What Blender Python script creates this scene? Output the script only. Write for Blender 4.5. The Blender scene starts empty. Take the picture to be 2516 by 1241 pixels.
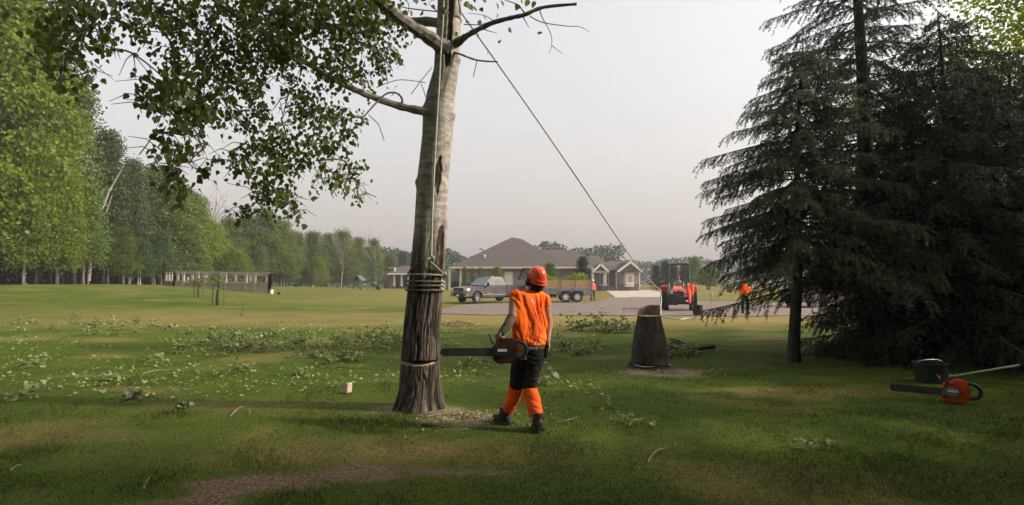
import bpy, bmesh, math, random
import numpy as np
from mathutils import Vector, Matrix

# ------------------------------------------------------------------ camera, sky, sun, exposure
SC = bpy.context.scene
COL = SC.collection
PI = math.pi
rad = math.radians
PW, PH, FPX, CAMZ, HORIZON = 2516, 1241, 1400.0, 1.66, 690.0
PITCH = math.atan((HORIZON - PH / 2) / FPX)
cam_data = bpy.data.cameras.new('camera')
cam_data.sensor_width = 36.0
cam_data.lens = 36.0 * FPX / PW
cam_data.clip_start = 0.05
cam_data.clip_end = 5000
cam = bpy.data.objects.new('camera', cam_data)
cam.location = (0, 0, CAMZ)
cam.rotation_euler = (PI / 2 + PITCH, 0, 0)
COL.objects.link(cam)
SC.camera = cam

SUN_EL, SUN_AZ = rad(31), rad(95)      # azimuth measured clockwise from +Y (the view direction)
world = bpy.data.worlds.new('World'); SC.world = world; world.use_nodes = True
nt = world.node_tree; nt.nodes.clear()
sky = nt.nodes.new('ShaderNodeTexSky'); sky.sky_type = 'NISHITA'; sky.sun_disc = False
sky.sun_elevation = SUN_EL; sky.sun_rotation = SUN_AZ
sky.air_density = 1.6; sky.dust_density = 10.0; sky.ozone_density = 1.0
hsv = nt.nodes.new('ShaderNodeHueSaturation'); hsv.inputs['Saturation'].default_value = 0.45; hsv.inputs['Value'].default_value = 2.3
smoke = nt.nodes.new('ShaderNodeMix'); smoke.data_type = 'RGBA'
smoke.inputs[0].default_value = 0.42
smoke.inputs[7].default_value = (6.35, 5.75, 5.7, 1)        # even wildfire-smoke veil over the sky
bg = nt.nodes.new('ShaderNodeBackground'); bg.inputs['Strength'].default_value = 0.145
wo = nt.nodes.new('ShaderNodeOutputWorld')
nt.links.new(sky.outputs[0], hsv.inputs['Color'])
nt.links.new(hsv.outputs[0], smoke.inputs[6])
nt.links.new(smoke.outputs[2], bg.inputs['Color'])
nt.links.new(bg.outputs[0], wo.inputs['Surface'])

sun_d = bpy.data.lights.new('sun', 'SUN'); sun_d.energy = 4.4; sun_d.angle = rad(1.5); sun_d.color = (1.0, 0.87, 0.72)
sun = bpy.data.objects.new('sun', sun_d); COL.objects.link(sun)
sdir = Vector((math.sin(SUN_AZ) * math.cos(SUN_EL), math.cos(SUN_AZ) * math.cos(SUN_EL), math.sin(SUN_EL)))
sun.rotation_euler = sdir.to_track_quat('Z', 'Y').to_euler()
sun.location = (30, 10, 30)
SC.view_settings.view_transform = 'Standard'; SC.view_settings.look = 'None'
SC.view_settings.exposure = 0.02; SC.view_settings.gamma = 1.0
SC.view_settings.use_curve_mapping = False
SC.cycles.use_denoising = True
SC.cycles.use_adaptive_sampling = True; SC.cycles.adaptive_threshold = 0.03
SC.cycles.max_bounces = 5; SC.cycles.diffuse_bounces = 2; SC.cycles.glossy_bounces = 3
SC.cycles.transmission_bounces = 4; SC.cycles.volume_bounces = 0; SC.cycles.transparent_max_bounces = 8
SC.cycles.sample_clamp_indirect = 4.0

# ------------------------------------------------------------------ measuring helpers
CP, SP = math.cos(PITCH), math.sin(PITCH)
def P(px, py, Y):
    """world point at depth Y that the photograph shows at pixel (px, py)"""
    u = (px - PW / 2) / FPX; v = (PH / 2 - py) / FPX
    d = Vector((u, CP - v * SP, SP + v * CP))
    return Vector((0, 0, CAMZ)) + d * (Y / d.y)
def sstep(a, b, t):
    t = np.clip((np.asarray(t, dtype=float) - a) / (b - a), 0, 1)
    return t * t * (3 - 2 * t)
def hz(x, y):
    """height of the lawn: flat near the camera, rising gently to the woodland edge and the house"""
    x = np.asarray(x, dtype=float); y = np.asarray(y, dtype=float)
    left = sstep(-7, -36, x) * sstep(21, 45, y) * (1.38 - 1.05 * sstep(42, 118, y))
    back = 0.36 * sstep(50, 82, y) * (1 - sstep(-7, -36, x))
    far = -1.0 * sstep(130, 320, y)
    return left + back + far + 0.025 * np.sin(x * 0.9 + 1.3) * np.sin(y * 0.8) * sstep(2, 8, y)
def H(x, y): return float(hz(x, y))
def G(px, py):
    """ground point shown at pixel"""
    z = 0.0
    for _ in range(30):
        u = (px - PW / 2) / FPX; v = (PH / 2 - py) / FPX
        d = Vector((u, CP - v * SP, SP + v * CP))
        t = (z - CAMZ) / d.z if d.z < -1e-5 else 300
        p = Vector((0, 0, CAMZ)) + d * t
        z = z * 0.5 + 0.5 * H(p.x, p.y)
    return Vector((p.x, p.y, H(p.x, p.y)))

rng = np.random.default_rng(7)
R = random.Random(11)
_perm = np.random.default_rng(3).random((256, 256))
def vnoise(x, y):
    x = np.asarray(x, dtype=float); y = np.asarray(y, dtype=float)
    xi = np.floor(x).astype(int); yi = np.floor(y).astype(int)
    fx = x - xi; fy = y - yi; fx = fx * fx * (3 - 2 * fx); fy = fy * fy * (3 - 2 * fy)
    a = _perm[xi % 256, yi % 256]; b = _perm[(xi + 1) % 256, yi % 256]
    c = _perm[xi % 256, (yi + 1) % 256]; d = _perm[(xi + 1) % 256, (yi + 1) % 256]
    return (a * (1 - fx) + b * fx) * (1 - fy) + (c * (1 - fx) + d * fx) * fy
def fbm(x, y, o=4):
    s = 0; a = 0.5
    for i in range(o):
        s = s + a * vnoise(np.asarray(x) * 2 ** i + 17 * i, np.asarray(y) * 2 ** i + 31 * i); a *= 0.5
    return s / (1 - 0.5 ** o)

# ------------------------------------------------------------------ object helpers
def tag(o, label=None, cat=None, group=None, kind=None):
    if label: o['label'] = label
    if cat: o['category'] = cat
    if group: o['group'] = group
    if kind: o['kind'] = kind
    return o
def empty(name, loc, rz=0.0, label=None, cat=None, group=None):
    o = bpy.data.objects.new(name, None); COL.objects.link(o)
    o.location = loc; o.rotation_euler = (0, 0, rz); o.empty_display_size = 0.2
    return tag(o, label, cat, group)
def wloc(o):
    v = Vector((0, 0, 0))
    while o is not None: v += Vector(o.location); o = o.parent
    return v
def copy_tree(o, parent=None):
    c = o.copy(); COL.objects.link(c); c.parent = parent
    for ch in list(o.children): copy_tree(ch, c)
    return c
def link_mesh(name, me, mat, parent=None, smooth=False):
    ob = bpy.data.objects.new(name, me); COL.objects.link(ob)
    if mat is not None and not me.materials: me.materials.append(mat)
    if parent is not None: ob.parent = parent
    if smooth: me.polygons.foreach_set('use_smooth', np.ones(len(me.polygons), dtype=bool))
    return ob
def np_mesh(name, v, faces, attr=None):
    """v (N,3), faces (M,k) with one k"""
    v = np.asarray(v, dtype=np.float32); faces = np.asarray(faces, dtype=np.int32)
    me = bpy.data.meshes.new(name); n, k = faces.shape
    me.vertices.add(len(v)); me.vertices.foreach_set('co', v.ravel())
    me.loops.add(n * k); me.loops.foreach_set('vertex_index', faces.ravel())
    me.polygons.add(n); me.polygons.foreach_set('loop_start', np.arange(0, n * k, k, dtype=np.int32))
    me.polygons.foreach_set('loop_total', np.full(n, k, dtype=np.int32))
    if attr is not None:
        a = me.color_attributes.new('tint', 'FLOAT_COLOR', 'POINT')
        c = np.ones((len(v), 4), dtype=np.float32); c[:, :attr.shape[1]] = attr
        a.data.foreach_set('color', c.ravel())
    me.update(); me.validate()
    return me

class MB:
    """collects shapes into ONE mesh"""
    def __init__(s): s.v = []; s.f = []
    def add(s, vs, fs):
        b = len(s.v); s.v += [Vector(p) for p in vs]; s.f += [tuple(b + i for i in f) for f in fs]; return s
    def box(s, c, size, rot=None, taper=1.0):
        hx, hy, hz_ = size[0] / 2, size[1] / 2, size[2] / 2
        vs = []
        for z in (-1, 1):
            k = taper if z > 0 else 1
            for x, y in ((-1, -1), (1, -1), (1, 1), (-1, 1)): vs.append(Vector((x * hx * k, y * hy * k, z * hz_)))
        if rot is not None: vs = [rot @ p for p in vs]
        return s.add([p + Vector(c) for p in vs], [(3, 2, 1, 0), (4, 5, 6, 7), (0, 1, 5, 4), (1, 2, 6, 5), (2, 3, 7, 6), (3, 0, 4, 7)])
    def bar(s, a, b, w, h=None, up=(0, 0, 1)):
        a = Vector(a); b = Vector(b); h = h or w; d = b - a; L = d.length
        if L < 1e-6: return s
        d.normalize(); u = Vector(up)
        if abs(d.dot(u)) > 0.97: u = Vector((0, 1, 0))
        x = d.cross(u).normalized(); u = x.cross(d)
        m = Matrix((d, x, u)).transposed()
        return s.box((a + b) / 2, (L, w, h), m)
    def tube(s, pts, r, n=8, cap=True, up=None):
        pts = [Vector(p) for p in pts]; m = len(pts)
        rr = r if hasattr(r, '__len__') else [r] * m
        t0 = (pts[1] - pts[0]).normalized()
        u = Vector(up) if up else (Vector((0, 0, 1)) if abs(t0.z) < 0.9 else Vector((1, 0, 0)))
        x = t0.cross(u).normalized(); vs = []
        for i, p in enumerate(pts):
            t = (pts[min(i + 1, m - 1)] - pts[max(i - 1, 0)]).normalized()
            x = (x - t * x.dot(t)).normalized(); y = t.cross(x)
            ra, rb = rr[i] if hasattr(rr[i], '__len__') else (rr[i], rr[i])
            for k in range(n):
                a = 2 * PI * k / n; vs.append(p + x * (math.cos(a) * ra) + y * (math.sin(a) * rb))
        fs = [(i * n + k, i * n + (k + 1) % n, (i + 1) * n + (k + 1) % n, (i + 1) * n + k) for i in range(m - 1) for k in range(n)]
        if cap: fs += [tuple(range(n - 1, -1, -1)), tuple((m - 1) * n + k for k in range(n))]
        return s.add(vs, fs)
    def rings(s, rs, n=20, cap=True, e=2.0):
        """stack of horizontal superellipse rings (cx, cy, z, a, b[, tiltx, tilty])"""
        vs = []
        for q in rs:
            cx, cy, z, a, b = q[:5]; tx = q[5] if len(q) > 5 else 0; ty = q[6] if len(q) > 6 else 0
            for k in range(n):
                t = 2 * PI * k / n; c, d = math.cos(t), math.sin(t)
                ex = math.copysign(abs(c) ** (2 / e), c) * a; ey = math.copysign(abs(d) ** (2 / e), d) * b
                vs.append((cx + ex, cy + ey, z + tx * ex + ty * ey))
        m = len(rs)
        fs = [(i * n + k, i * n + (k + 1) % n, (i + 1) * n + (k + 1) % n, (i + 1) * n + k) for i in range(m - 1) for k in range(n)]
        if cap: fs += [tuple(range(n - 1, -1, -1)), tuple((m - 1) * n + k for k in range(n))]
        return s.add(vs, fs)
    def ball(s, c, r, n=12, m=8, rot=None):
        c = Vector(c); r = r if hasattr(r, '__len__') else (r, r, r); vs = [Vector((0, 0, -r[2]))]
        for i in range(1, m):
            a = -PI / 2 + PI * i / m
            for k in range(n):
                b = 2 * PI * k / n; vs.append(Vector((math.cos(a) * math.cos(b) * r[0], math.cos(a) * math.sin(b) * r[1], math.sin(a) * r[2])))
        vs.append(Vector((0, 0, r[2])))
        if rot is not None: vs = [rot @ p for p in vs]
        fs = [(0, 1 + (k + 1) % n, 1 + k) for k in range(n)]
        for i in range(m - 2):
            for k in range(n): fs.append((1 + i * n + k, 1 + i * n + (k + 1) % n, 1 + (i + 1) * n + (k + 1) % n, 1 + (i + 1) * n + k))
        t = len(vs) - 1; b = 1 + (m - 2) * n
        fs += [(b + k, b + (k + 1) % n, t) for k in range(n)]
        return s.add([p + c for p in vs], fs)
    def prism(s, poly, a, b, axis='y', top=1.0):
        """closed polygon of 2-D points extruded from a to b along an axis (x-z, y-z or x-y plane)"""
        def pt(p, t):
            return {'y': (p[0], t, p[1]), 'x': (t, p[0], p[1]), 'z': (p[0], p[1], t)}[axis]
        n = len(poly)
        return s.add([pt(p, a) for p in poly] + [pt(p, b) for p in poly],
                     [tuple(range(n)), tuple(range(2 * n - 1, n - 1, -1))] + [(i, n + i, n + (i + 1) % n, (i + 1) % n) for i in range(n)])
    def lathe(s, prof, n=24, axis='z', c=(0, 0, 0)):
        """profile of (radius, height) points, closed into a ring when its ends meet"""
        vs = []; m = len(prof); c = Vector(c)
        for r_, h_ in prof:
            for k in range(n):
                a = 2 * PI * k / n; x, y = math.cos(a) * r_, math.sin(a) * r_
                vs.append(c + Vector({'z': (x, y, h_), 'y': (x, h_, y), 'x': (h_, x, y)}[axis]))
        return s.add(vs, [(i * n + k, i * n + (k + 1) % n, (i + 1) * n + (k + 1) % n, (i + 1) * n + k) for i in range(m - 1) for k in range(n)])
    def poly(s, pts): return s.add(pts, [tuple(range(len(pts)))])
    def slab(s, pts, th, d=None):
        """planar polygon given a thickness against its normal"""
        pts = [Vector(p) for p in pts]; n = len(pts)
        nr = (pts[1] - pts[0]).cross(pts[2] - pts[1]).normalized() if d is None else Vector(d)
        return s.add(pts + [p - nr * th for p in pts], [tuple(range(n)), tuple(range(2 * n - 1, n - 1, -1))] + [(i, n + i, n + (i + 1) % n, (i + 1) % n) for i in range(n)])
    def mesh(s, name, off=None, bevel=0.0, seg=1):
        me = bpy.data.meshes.new(name); o = off or Vector((0, 0, 0))
        me.from_pydata([p - o for p in s.v], [], s.f)
        bm = bmesh.new(); bm.from_mesh(me)
        bmesh.ops.recalc_face_normals(bm, faces=bm.faces)
        if bevel > 0:
            ed = [e for e in bm.edges if len(e.link_faces) == 2 and e.calc_face_angle(0) > 0.5]
            bmesh.ops.bevel(bm, geom=ed, offset=bevel, segments=seg, affect='EDGES', clamp_overlap=True)
        bm.to_mesh(me); bm.free(); me.update()
        return me
    def build(s, name, mat, parent=None, smooth=False, world=False, bevel=0.0, seg=1):
        off = wloc(parent) if (world and parent is not None) else None
        me = s.mesh(name, off, bevel, seg)
        ob = link_mesh(name, me, mat, parent)
        if smooth: shade(me, 40 if smooth is True else smooth)
        return ob
def shade(me, deg=40):
    me.polygons.foreach_set('use_smooth', np.ones(len(me.polygons), dtype=bool))
    bm = bmesh.new(); bm.from_mesh(me)
    for e in bm.edges:
        if len(e.link_faces) == 2 and e.calc_face_angle(0) > rad(deg): e.smooth = False
    bm.to_mesh(me); bm.free()
def fuse(name, mb, mat, parent=None, voxel=0.012, smooth=6, disp=None):
    """overlapping closed shapes melted into one continuous skin"""
    me = mb.mesh(name); tmp = bpy.data.objects.new('tmp', me); COL.objects.link(tmp)
    m = tmp.modifiers.new('r', 'REMESH'); m.mode = 'VOXEL'; m.voxel_size = voxel
    if smooth:
        k = tmp.modifiers.new('s', 'SMOOTH'); k.iterations = smooth; k.factor = 0.5
    dg = bpy.context.evaluated_depsgraph_get()
    out = bpy.data.meshes.new_from_object(tmp.evaluated_get(dg))
    bpy.data.objects.remove(tmp); out.name = name; out.materials.clear()
    if disp is not None:
        n = len(out.vertices); co = np.empty(n * 3, dtype=np.float32); no = np.empty(n * 3, dtype=np.float32)
        out.vertices.foreach_get('co', co); out.vertices.foreach_get('normal', no)
        co = co.reshape(-1, 3); no = no.reshape(-1, 3)
        co = co + no * disp(co)[:, None]
        out.vertices.foreach_set('co', co.astype(np.float32).ravel()); out.update()
    return link_mesh(name, out, mat, parent, smooth=True)

def smooth_path(pts, k=4):
    pts = [Vector(p) for p in pts]; out = []
    for i in range(len(pts) - 1):
        p0 = pts[max(i - 1, 0)]; p1 = pts[i]; p2 = pts[i + 1]; p3 = pts[min(i + 2, len(pts) - 1)]
        for j in range(k):
            t = j / k
            out.append(.5 * ((2 * p1) + (p2 - p0) * t + (2 * p0 - 5 * p1 + 4 * p2 - p3) * t * t + (3 * p1 - p0 - 3 * p2 + p3) * t ** 3))
    return out + [pts[-1]]

# ------------------------------------------------------------------ materials
MATS = {}
def M(name, c1, c2=None, scale=6.0, rough=0.7, bump=0.0, bscale=None, metal=0.0, spec=0.4, detail=4.0,
      stretch=(1, 1, 1), rnd=0.0, lo=0.35, hi=0.65, transl=0.0, coat=0.0):
    if name in MATS: return MATS[name]
    m = bpy.data.materials.new(name); m.use_nodes = True; n = m.node_tree.nodes; l = m.node_tree.links
    b = n['Principled BSDF']; out = n['Material Output']
    b.inputs['Roughness'].default_value = rough; b.inputs['Metallic'].default_value = metal
    b.inputs['Specular IOR Level'].default_value = spec
    if coat: b.inputs['Coat Weight'].default_value = coat; b.inputs['Coat Roughness'].default_value = 0.08
    tc = n.new('ShaderNodeTexCoord'); mp = n.new('ShaderNodeMapping'); mp.inputs['Scale'].default_value = stretch
    l.new(tc.outputs['Object'], mp.inputs['Vector'])
    col = None
    if c2 is None: c2 = tuple(x * 0.8 for x in c1)
    nz = n.new('ShaderNodeTexNoise'); nz.inputs['Scale'].default_value = scale; nz.inputs['Detail'].default_value = detail
    l.new(mp.outputs[0], nz.inputs['Vector'])
    mr = n.new('ShaderNodeMapRange'); mr.inputs['From Min'].default_value = lo; mr.inputs['From Max'].default_value = hi
    l.new(nz.outputs['Fac'], mr.inputs['Value'])
    mx = n.new('ShaderNodeMix'); mx.data_type = 'RGBA'; mx.inputs[6].default_value = (*c1, 1); mx.inputs[7].default_value = (*c2, 1)
    l.new(mr.outputs[0], mx.inputs[0]); col = mx.outputs[2]
    if rnd:
        oi = n.new('ShaderNodeObjectInfo'); hs = n.new('ShaderNodeHueSaturation')
        r1 = n.new('ShaderNodeMapRange'); r1.inputs['To Min'].default_value = 1 - rnd; r1.inputs['To Max'].default_value = 1 + rnd
        r2 = n.new('ShaderNodeMapRange'); r2.inputs['To Min'].default_value = 0.5 - rnd * 0.06; r2.inputs['To Max'].default_value = 0.5 + rnd * 0.05
        l.new(oi.outputs['Random'], r1.inputs['Value']); l.new(oi.outputs['Random'], r2.inputs['Value'])
        l.new(r1.outputs[0], hs.inputs['Value']); l.new(r2.outputs[0], hs.inputs['Hue']); l.new(col, hs.inputs['Color']); col = hs.outputs[0]
    l.new(col, b.inputs['Base Color'])
    if bump:
        bn = n.new('ShaderNodeTexNoise'); bn.inputs['Scale'].default_value = bscale or scale * 3; bn.inputs['Detail'].default_value = 5
        l.new(mp.outputs[0], bn.inputs['Vector'])
        bp = n.new('ShaderNodeBump'); bp.inputs['Strength'].default_value = bump; bp.inputs['Distance'].default_value = 0.02
        l.new(bn.outputs['Fac'], bp.inputs['Height']); l.new(bp.outputs[0], b.inputs['Normal'])
    if transl:
        tr = n.new('ShaderNodeBsdfTranslucent'); ms = n.new('ShaderNodeMixShader'); ms.inputs[0].default_value = transl
        hs2 = n.new('ShaderNodeHueSaturation'); hs2.inputs['Saturation'].default_value = 1.1; hs2.inputs['Value'].default_value = 1.5; hs2.inputs['Hue'].default_value = 0.485
        l.new(col, hs2.inputs['Color']); l.new(hs2.outputs[0], tr.inputs['Color'])
        l.new(b.outputs[0], ms.inputs[1]); l.new(tr.outputs[0], ms.inputs[2]); l.new(ms.outputs[0], out.inputs['Surface'])
    MATS[name] = m
    return m
def glass(name, tint, rough=0.05):
    m = M(name, tint, tint, rough=rough, spec=0.8); return m

# leaves ---------------------------------------------------------------------------------
LEAF6 = np.array([(0, 0, 0), (.40, .16, .05), (.42, .48, .06), (0, 1.06, -.04), (-.42, .48, .06), (-.40, .16, .05)])
LEAF6_F = np.array([(0, 1, 2), (0, 2, 3), (0, 3, 4), (0, 4, 5)])
LEAF4 = np.array([(0, 0, 0), (.42, .45, .08), (0, 1.0, 0), (-.42, .45, .08)])
LEAF4_F = np.array([(0, 1, 2), (0, 2, 3)])
def unit(a): return a / (np.linalg.norm(a, axis=-1, keepdims=True) + 1e-9)
def leaf_arrays(c, axis, nrm, size, tmpl=LEAF4, tf=LEAF4_F):
    axis = unit(axis); x = unit(np.cross(axis, nrm)); z = np.cross(x, axis)
    s = np.asarray(size).reshape(-1, 1, 1)
    v = c[:, None, :] + s * (tmpl[None, :, 0:1] * x[:, None] + tmpl[None, :, 1:2] * axis[:, None] + tmpl[None, :, 2:3] * z[:, None])
    k = len(tmpl); f = (np.arange(len(c)) * k)[:, None, None] + tf[None]
    return v.reshape(-1, 3), f.reshape(-1, 3)
def merge(arrs):
    vs = []; fs = []; b = 0
    for v, f in arrs: vs.append(v); fs.append(f + b); b += len(v)
    return np.concatenate(vs), np.concatenate(fs)
def rdir(g, n): return unit(g.normal(size=(n, 3)))

m_bark = M('bark_grey', (.13, .115, .10), (.05, .042, .035), 9, .9, .6, 30, stretch=(1, 1, .25))
m_bark_dark = M('bark_dark', (.05, .04, .032), (.02, .016, .013), 9, .95, .6, 30, stretch=(1, 1, .3))
m_bark_pale = M('bark_pale', (.33, .31, .27), (.14, .125, .11), 7, .85, .3, 20, stretch=(1, 1, .5))
# ================================================================== the setting
def blob(x, y, cx, cy, rx, ry, p=1.0):
    return np.exp(-(((x - cx) / rx) ** 2 + ((y - cy) / ry) ** 2) ** p)
def lawn_masks(x, y):
    """(dry, dirt, chips) of the lawn: where the turf itself is straw, bare earth or covered with sawdust"""
    x0_, y0_ = x, y; x = x + .55 * (fbm(x0_ * 1.3 + 11, y0_ * 1.6, 4) - .5); y = y + .45 * (fbm(x0_ * 1.5 + 71, y0_ * 1.7 + 5, 4) - .5)
    n1 = fbm(x * 0.55, y * 0.8, 4); n2 = fbm(x * 2.3 + 9, y * 2.3, 4); n3 = fbm(x * 0.12 + 5, y * 0.2, 3)
    dry = 0.75 * sstep(18.5, 22.5, y) * (1 - sstep(27.5, 33, y)) * (0.35 + 0.9 * n1) * (1 - 0.6 * sstep(-14, -24, x))
    edge = sstep(20.5, 24, y) * (1 - sstep(29, 32, y)) * sstep(-7, -4, x)
    dry = np.maximum(dry, edge * (0.55 + 0.7 * n1))
    dry = np.maximum(dry, 0.62 * sstep(30, 44, y) * sstep(-26, -10, x) * (0.4 + 0.8 * n3))
    dry = np.maximum(dry, 0.35 * sstep(30, 60, y) * (0.3 + n3))
    dry = np.maximum(dry, 0.75 * blob(x, y, -1.2, 5.6, 1.9, .55) * (0.3 + n2))
    dry = np.maximum(dry, 0.55 * blob(x, y, -3.4, 7.6, 1.6, .5) * (0.2 + n2))
    dry = np.maximum(dry, 0.5 * sstep(.52, .75, n1))
    d = np.maximum(blob(x, y, -2.05, 4.68, .85, .40), blob(x, y, -1.0, 5.02, 1.1, .30))
    d = np.maximum(d, 0.9 * blob(x, y, -2.5, 4.25, .75, .32))
    d = np.maximum(d, 0.55 * blob(x, y, -.55, 5.15, .45, .2))
    dirt = .95 * sstep(.42, .80, d * (0.05 + 1.9 * fbm(x * 2.6, y * 4.2, 5)))
    ch = .75 * np.maximum(sstep(.25, .8, blob(x, y, -.55, 7.0, .7, .38) * (0.3 + 1.3 * fbm(x * 4, y * 5, 4))), sstep(.2, .7, blob(x, y, -1.25, 7.4, .62, .34) * (0.5 + n2)))
    ch = np.maximum(ch, .85 * sstep(.3, .8, blob(x, y, 2.75, 10.5, .95, .62) * (0.3 + 1.3 * fbm(x * 4, y * 5, 4))))
    return np.clip(dry, 0, 1), np.clip(dirt, 0, 1), np.clip(ch, 0, 1)

def lawn_material():
    m = bpy.data.materials.new('lawn'); m.use_nodes = True; n = m.node_tree.nodes; l = m.node_tree.links
    b = n['Principled BSDF']; b.inputs['Roughness'].default_value = .95; b.inputs['Specular IOR Level'].default_value = .1
    at = n.new('ShaderNodeAttribute'); at.attribute_name = 'tint'
    sp = n.new('ShaderNodeSeparateColor'); l.new(at.outputs['Color'], sp.inputs[0])
    tc = n.new('ShaderNodeTexCoord')
    def noise(s, d=5, st=(1, 1, 1)):
        mp = n.new('ShaderNodeMapping'); mp.inputs['Scale'].default_value = st; l.new(tc.outputs['Object'], mp.inputs[0])
        k = n.new('ShaderNodeTexNoise'); k.inputs['Scale'].default_value = s; k.inputs['Detail'].default_value = d; l.new(mp.outputs[0], k.inputs['Vector']); return k.outputs['Fac']
    def ramp(fac, a, c0, c1, b_=None):
        r_ = n.new('ShaderNodeValToRGB'); r_.color_ramp.elements[0].position = a; r_.color_ramp.elements[1].position = b_ or 1 - a
        r_.color_ramp.elements[0].color = (*c0, 1); r_.color_ramp.elements[1].color = (*c1, 1); l.new(fac, r_.inputs[0]); return r_.outputs[0]
    def mix(f, a, c):
        x = n.new('ShaderNodeMix'); x.data_type = 'RGBA'
        if isinstance(f, float): x.inputs[0].default_value = f
        else: l.new(f, x.inputs[0])
        l.new(a, x.inputs[6]); l.new(c, x.inputs[7]); return x.outputs[2]
    g1 = ramp(noise(.9, 6), .36, (0.0334, 0.0621, 0.0050), (0.0720, 0.1023, 0.0094))
    g2 = ramp(noise(22, 4), .3, (0.0207, 0.0423, 0.0043), (0.0835, 0.1094, 0.0115))
    green = mix(.5, g1, g2)
    straw = ramp(noise(19, 6), .34, (.13, .098, .026), (.255, .19, .075))
    earth = ramp(noise(30, 6), .35, (.065, .042, .028), (.215, .145, .10))
    chips = ramp(noise(60, 4), .35, (.14, .11, .06), (.36, .29, .19))
    c = mix(sp.outputs[0], green, straw); c = mix(sp.outputs[1], c, earth); c = mix(sp.outputs[2], c, chips)
    l.new(c, b.inputs['Base Color'])
    bp = n.new('ShaderNodeBump'); bp.inputs['Strength'].default_value = .7; bp.inputs['Distance'].default_value = .03
    l.new(noise(45, 6), bp.inputs['Height']); l.new(bp.outputs[0], b.inputs['Normal'])
    return m
m_lawn = lawn_material()

def lawn_mesh():
    ys = np.concatenate([np.arange(-40, 2.5, 2.5), np.arange(2.5, 14, .07), 14 * np.exp(np.arange(0, 4.15, .013))])
    t = np.linspace(-1, 1, 330); 
    X, Y = [], []
    xs = np.sign(t) * (np.abs(t) * 18 + np.abs(t) ** 6 * 750)
    xx, yy = np.meshgrid(xs, ys)
    zz = hz(xx, yy) + 0.02 * (fbm(xx * .7, yy * .7, 3) - .5) * (1 - sstep(20, 30, yy))
    d, e, c = lawn_masks(xx, yy)
    ny, nx = xx.shape
    v = np.stack([xx, yy, zz], -1).reshape(-1, 3)
    i = (np.arange(ny - 1)[:, None] * nx + np.arange(nx - 1)[None]).reshape(-1)
    f = np.stack([i, i + 1, i + 1 + nx, i + nx], -1)
    me = np_mesh('lawn', v, f, np.stack([d, e, c], -1).reshape(-1, 3))
    return me
lawn = link_mesh('lawn', lawn_mesh(), m_lawn, smooth=True); tag(lawn, 'wide mown lawn of green and straw coloured grass', 'lawn', kind='structure')

def sheet(name, poly_px, mat, lift, label, thick=0.04):
    """a paved surface given by its corners, laid on the lawn"""
    pts = [G(*p) for p in poly_px]
    mb = MB(); mb.prism([(p.x, p.y) for p in pts], 0, 1, 'z')
    bm = bmesh.new(); vs = [bm.verts.new((p.x, p.y, 0)) for p in pts]; f = bm.faces.new(vs)
    bmesh.ops.triangulate(bm, faces=bm.faces)
    for _ in range(4): bmesh.ops.subdivide_edges(bm, edges=[e for e in bm.edges if e.calc_length() > 3.0], cuts=1, use_grid_fill=True)
    bmesh.ops.triangulate(bm, faces=bm.faces)
    for v in bm.verts: v.co.z = H(v.co.x, v.co.y) + lift
    bmesh.ops.recalc_face_normals(bm, faces=bm.faces)
    if sum(f.normal.z for f in bm.faces) < 0: bmesh.ops.reverse_faces(bm, faces=bm.faces)
    r = bmesh.ops.extrude_face_region(bm, geom=bm.faces[:]); 
    for v in [g for g in r['geom'] if isinstance(g, bmesh.types.BMVert)]: v.co.z -= thick + lift
    bmesh.ops.recalc_face_normals(bm, faces=bm.faces)
    me = bpy.data.meshes.new(name); bm.to_mesh(me); bm.free()
    o = link_mesh(name, me, mat); return tag(o, label, name.replace('_', ' '), kind='structure')
m_asph = M('asphalt', (.142, .110, .092), (.108, .084, .071), 1.2, .9, .25, 60, detail=8)
m_conc = M('concrete', (.36, .30, .25), (.29, .245, .205), .8, .85, .15, 40, detail=6)
m_curb = M('gravel_edge', (.34, .27, .18), (.2, .155, .09), 9, .95, .5, 40)
road = sheet('asphalt_road', [(1062, 763), (1150, 749), (1300, 744.5), (1465, 741.5), (1513, 731), (1640, 729), (1735, 741), (1985, 746), (2500, 752), (3300, 758),
                        (3300, 776), (2500, 776), (1960, 776.5), (1700, 777), (1400, 775.5), (1200, 775), (1085, 772)], m_asph, .03, 'grey brown asphalt drive crossing behind the tall tree')
sheet('concrete_drive', [(1487, 713.5), (1596, 713.5), (1668, 726), (1636, 730.0), (1513, 731.6)], m_conc, .034, 'pale concrete drive leading up to the house')

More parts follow.
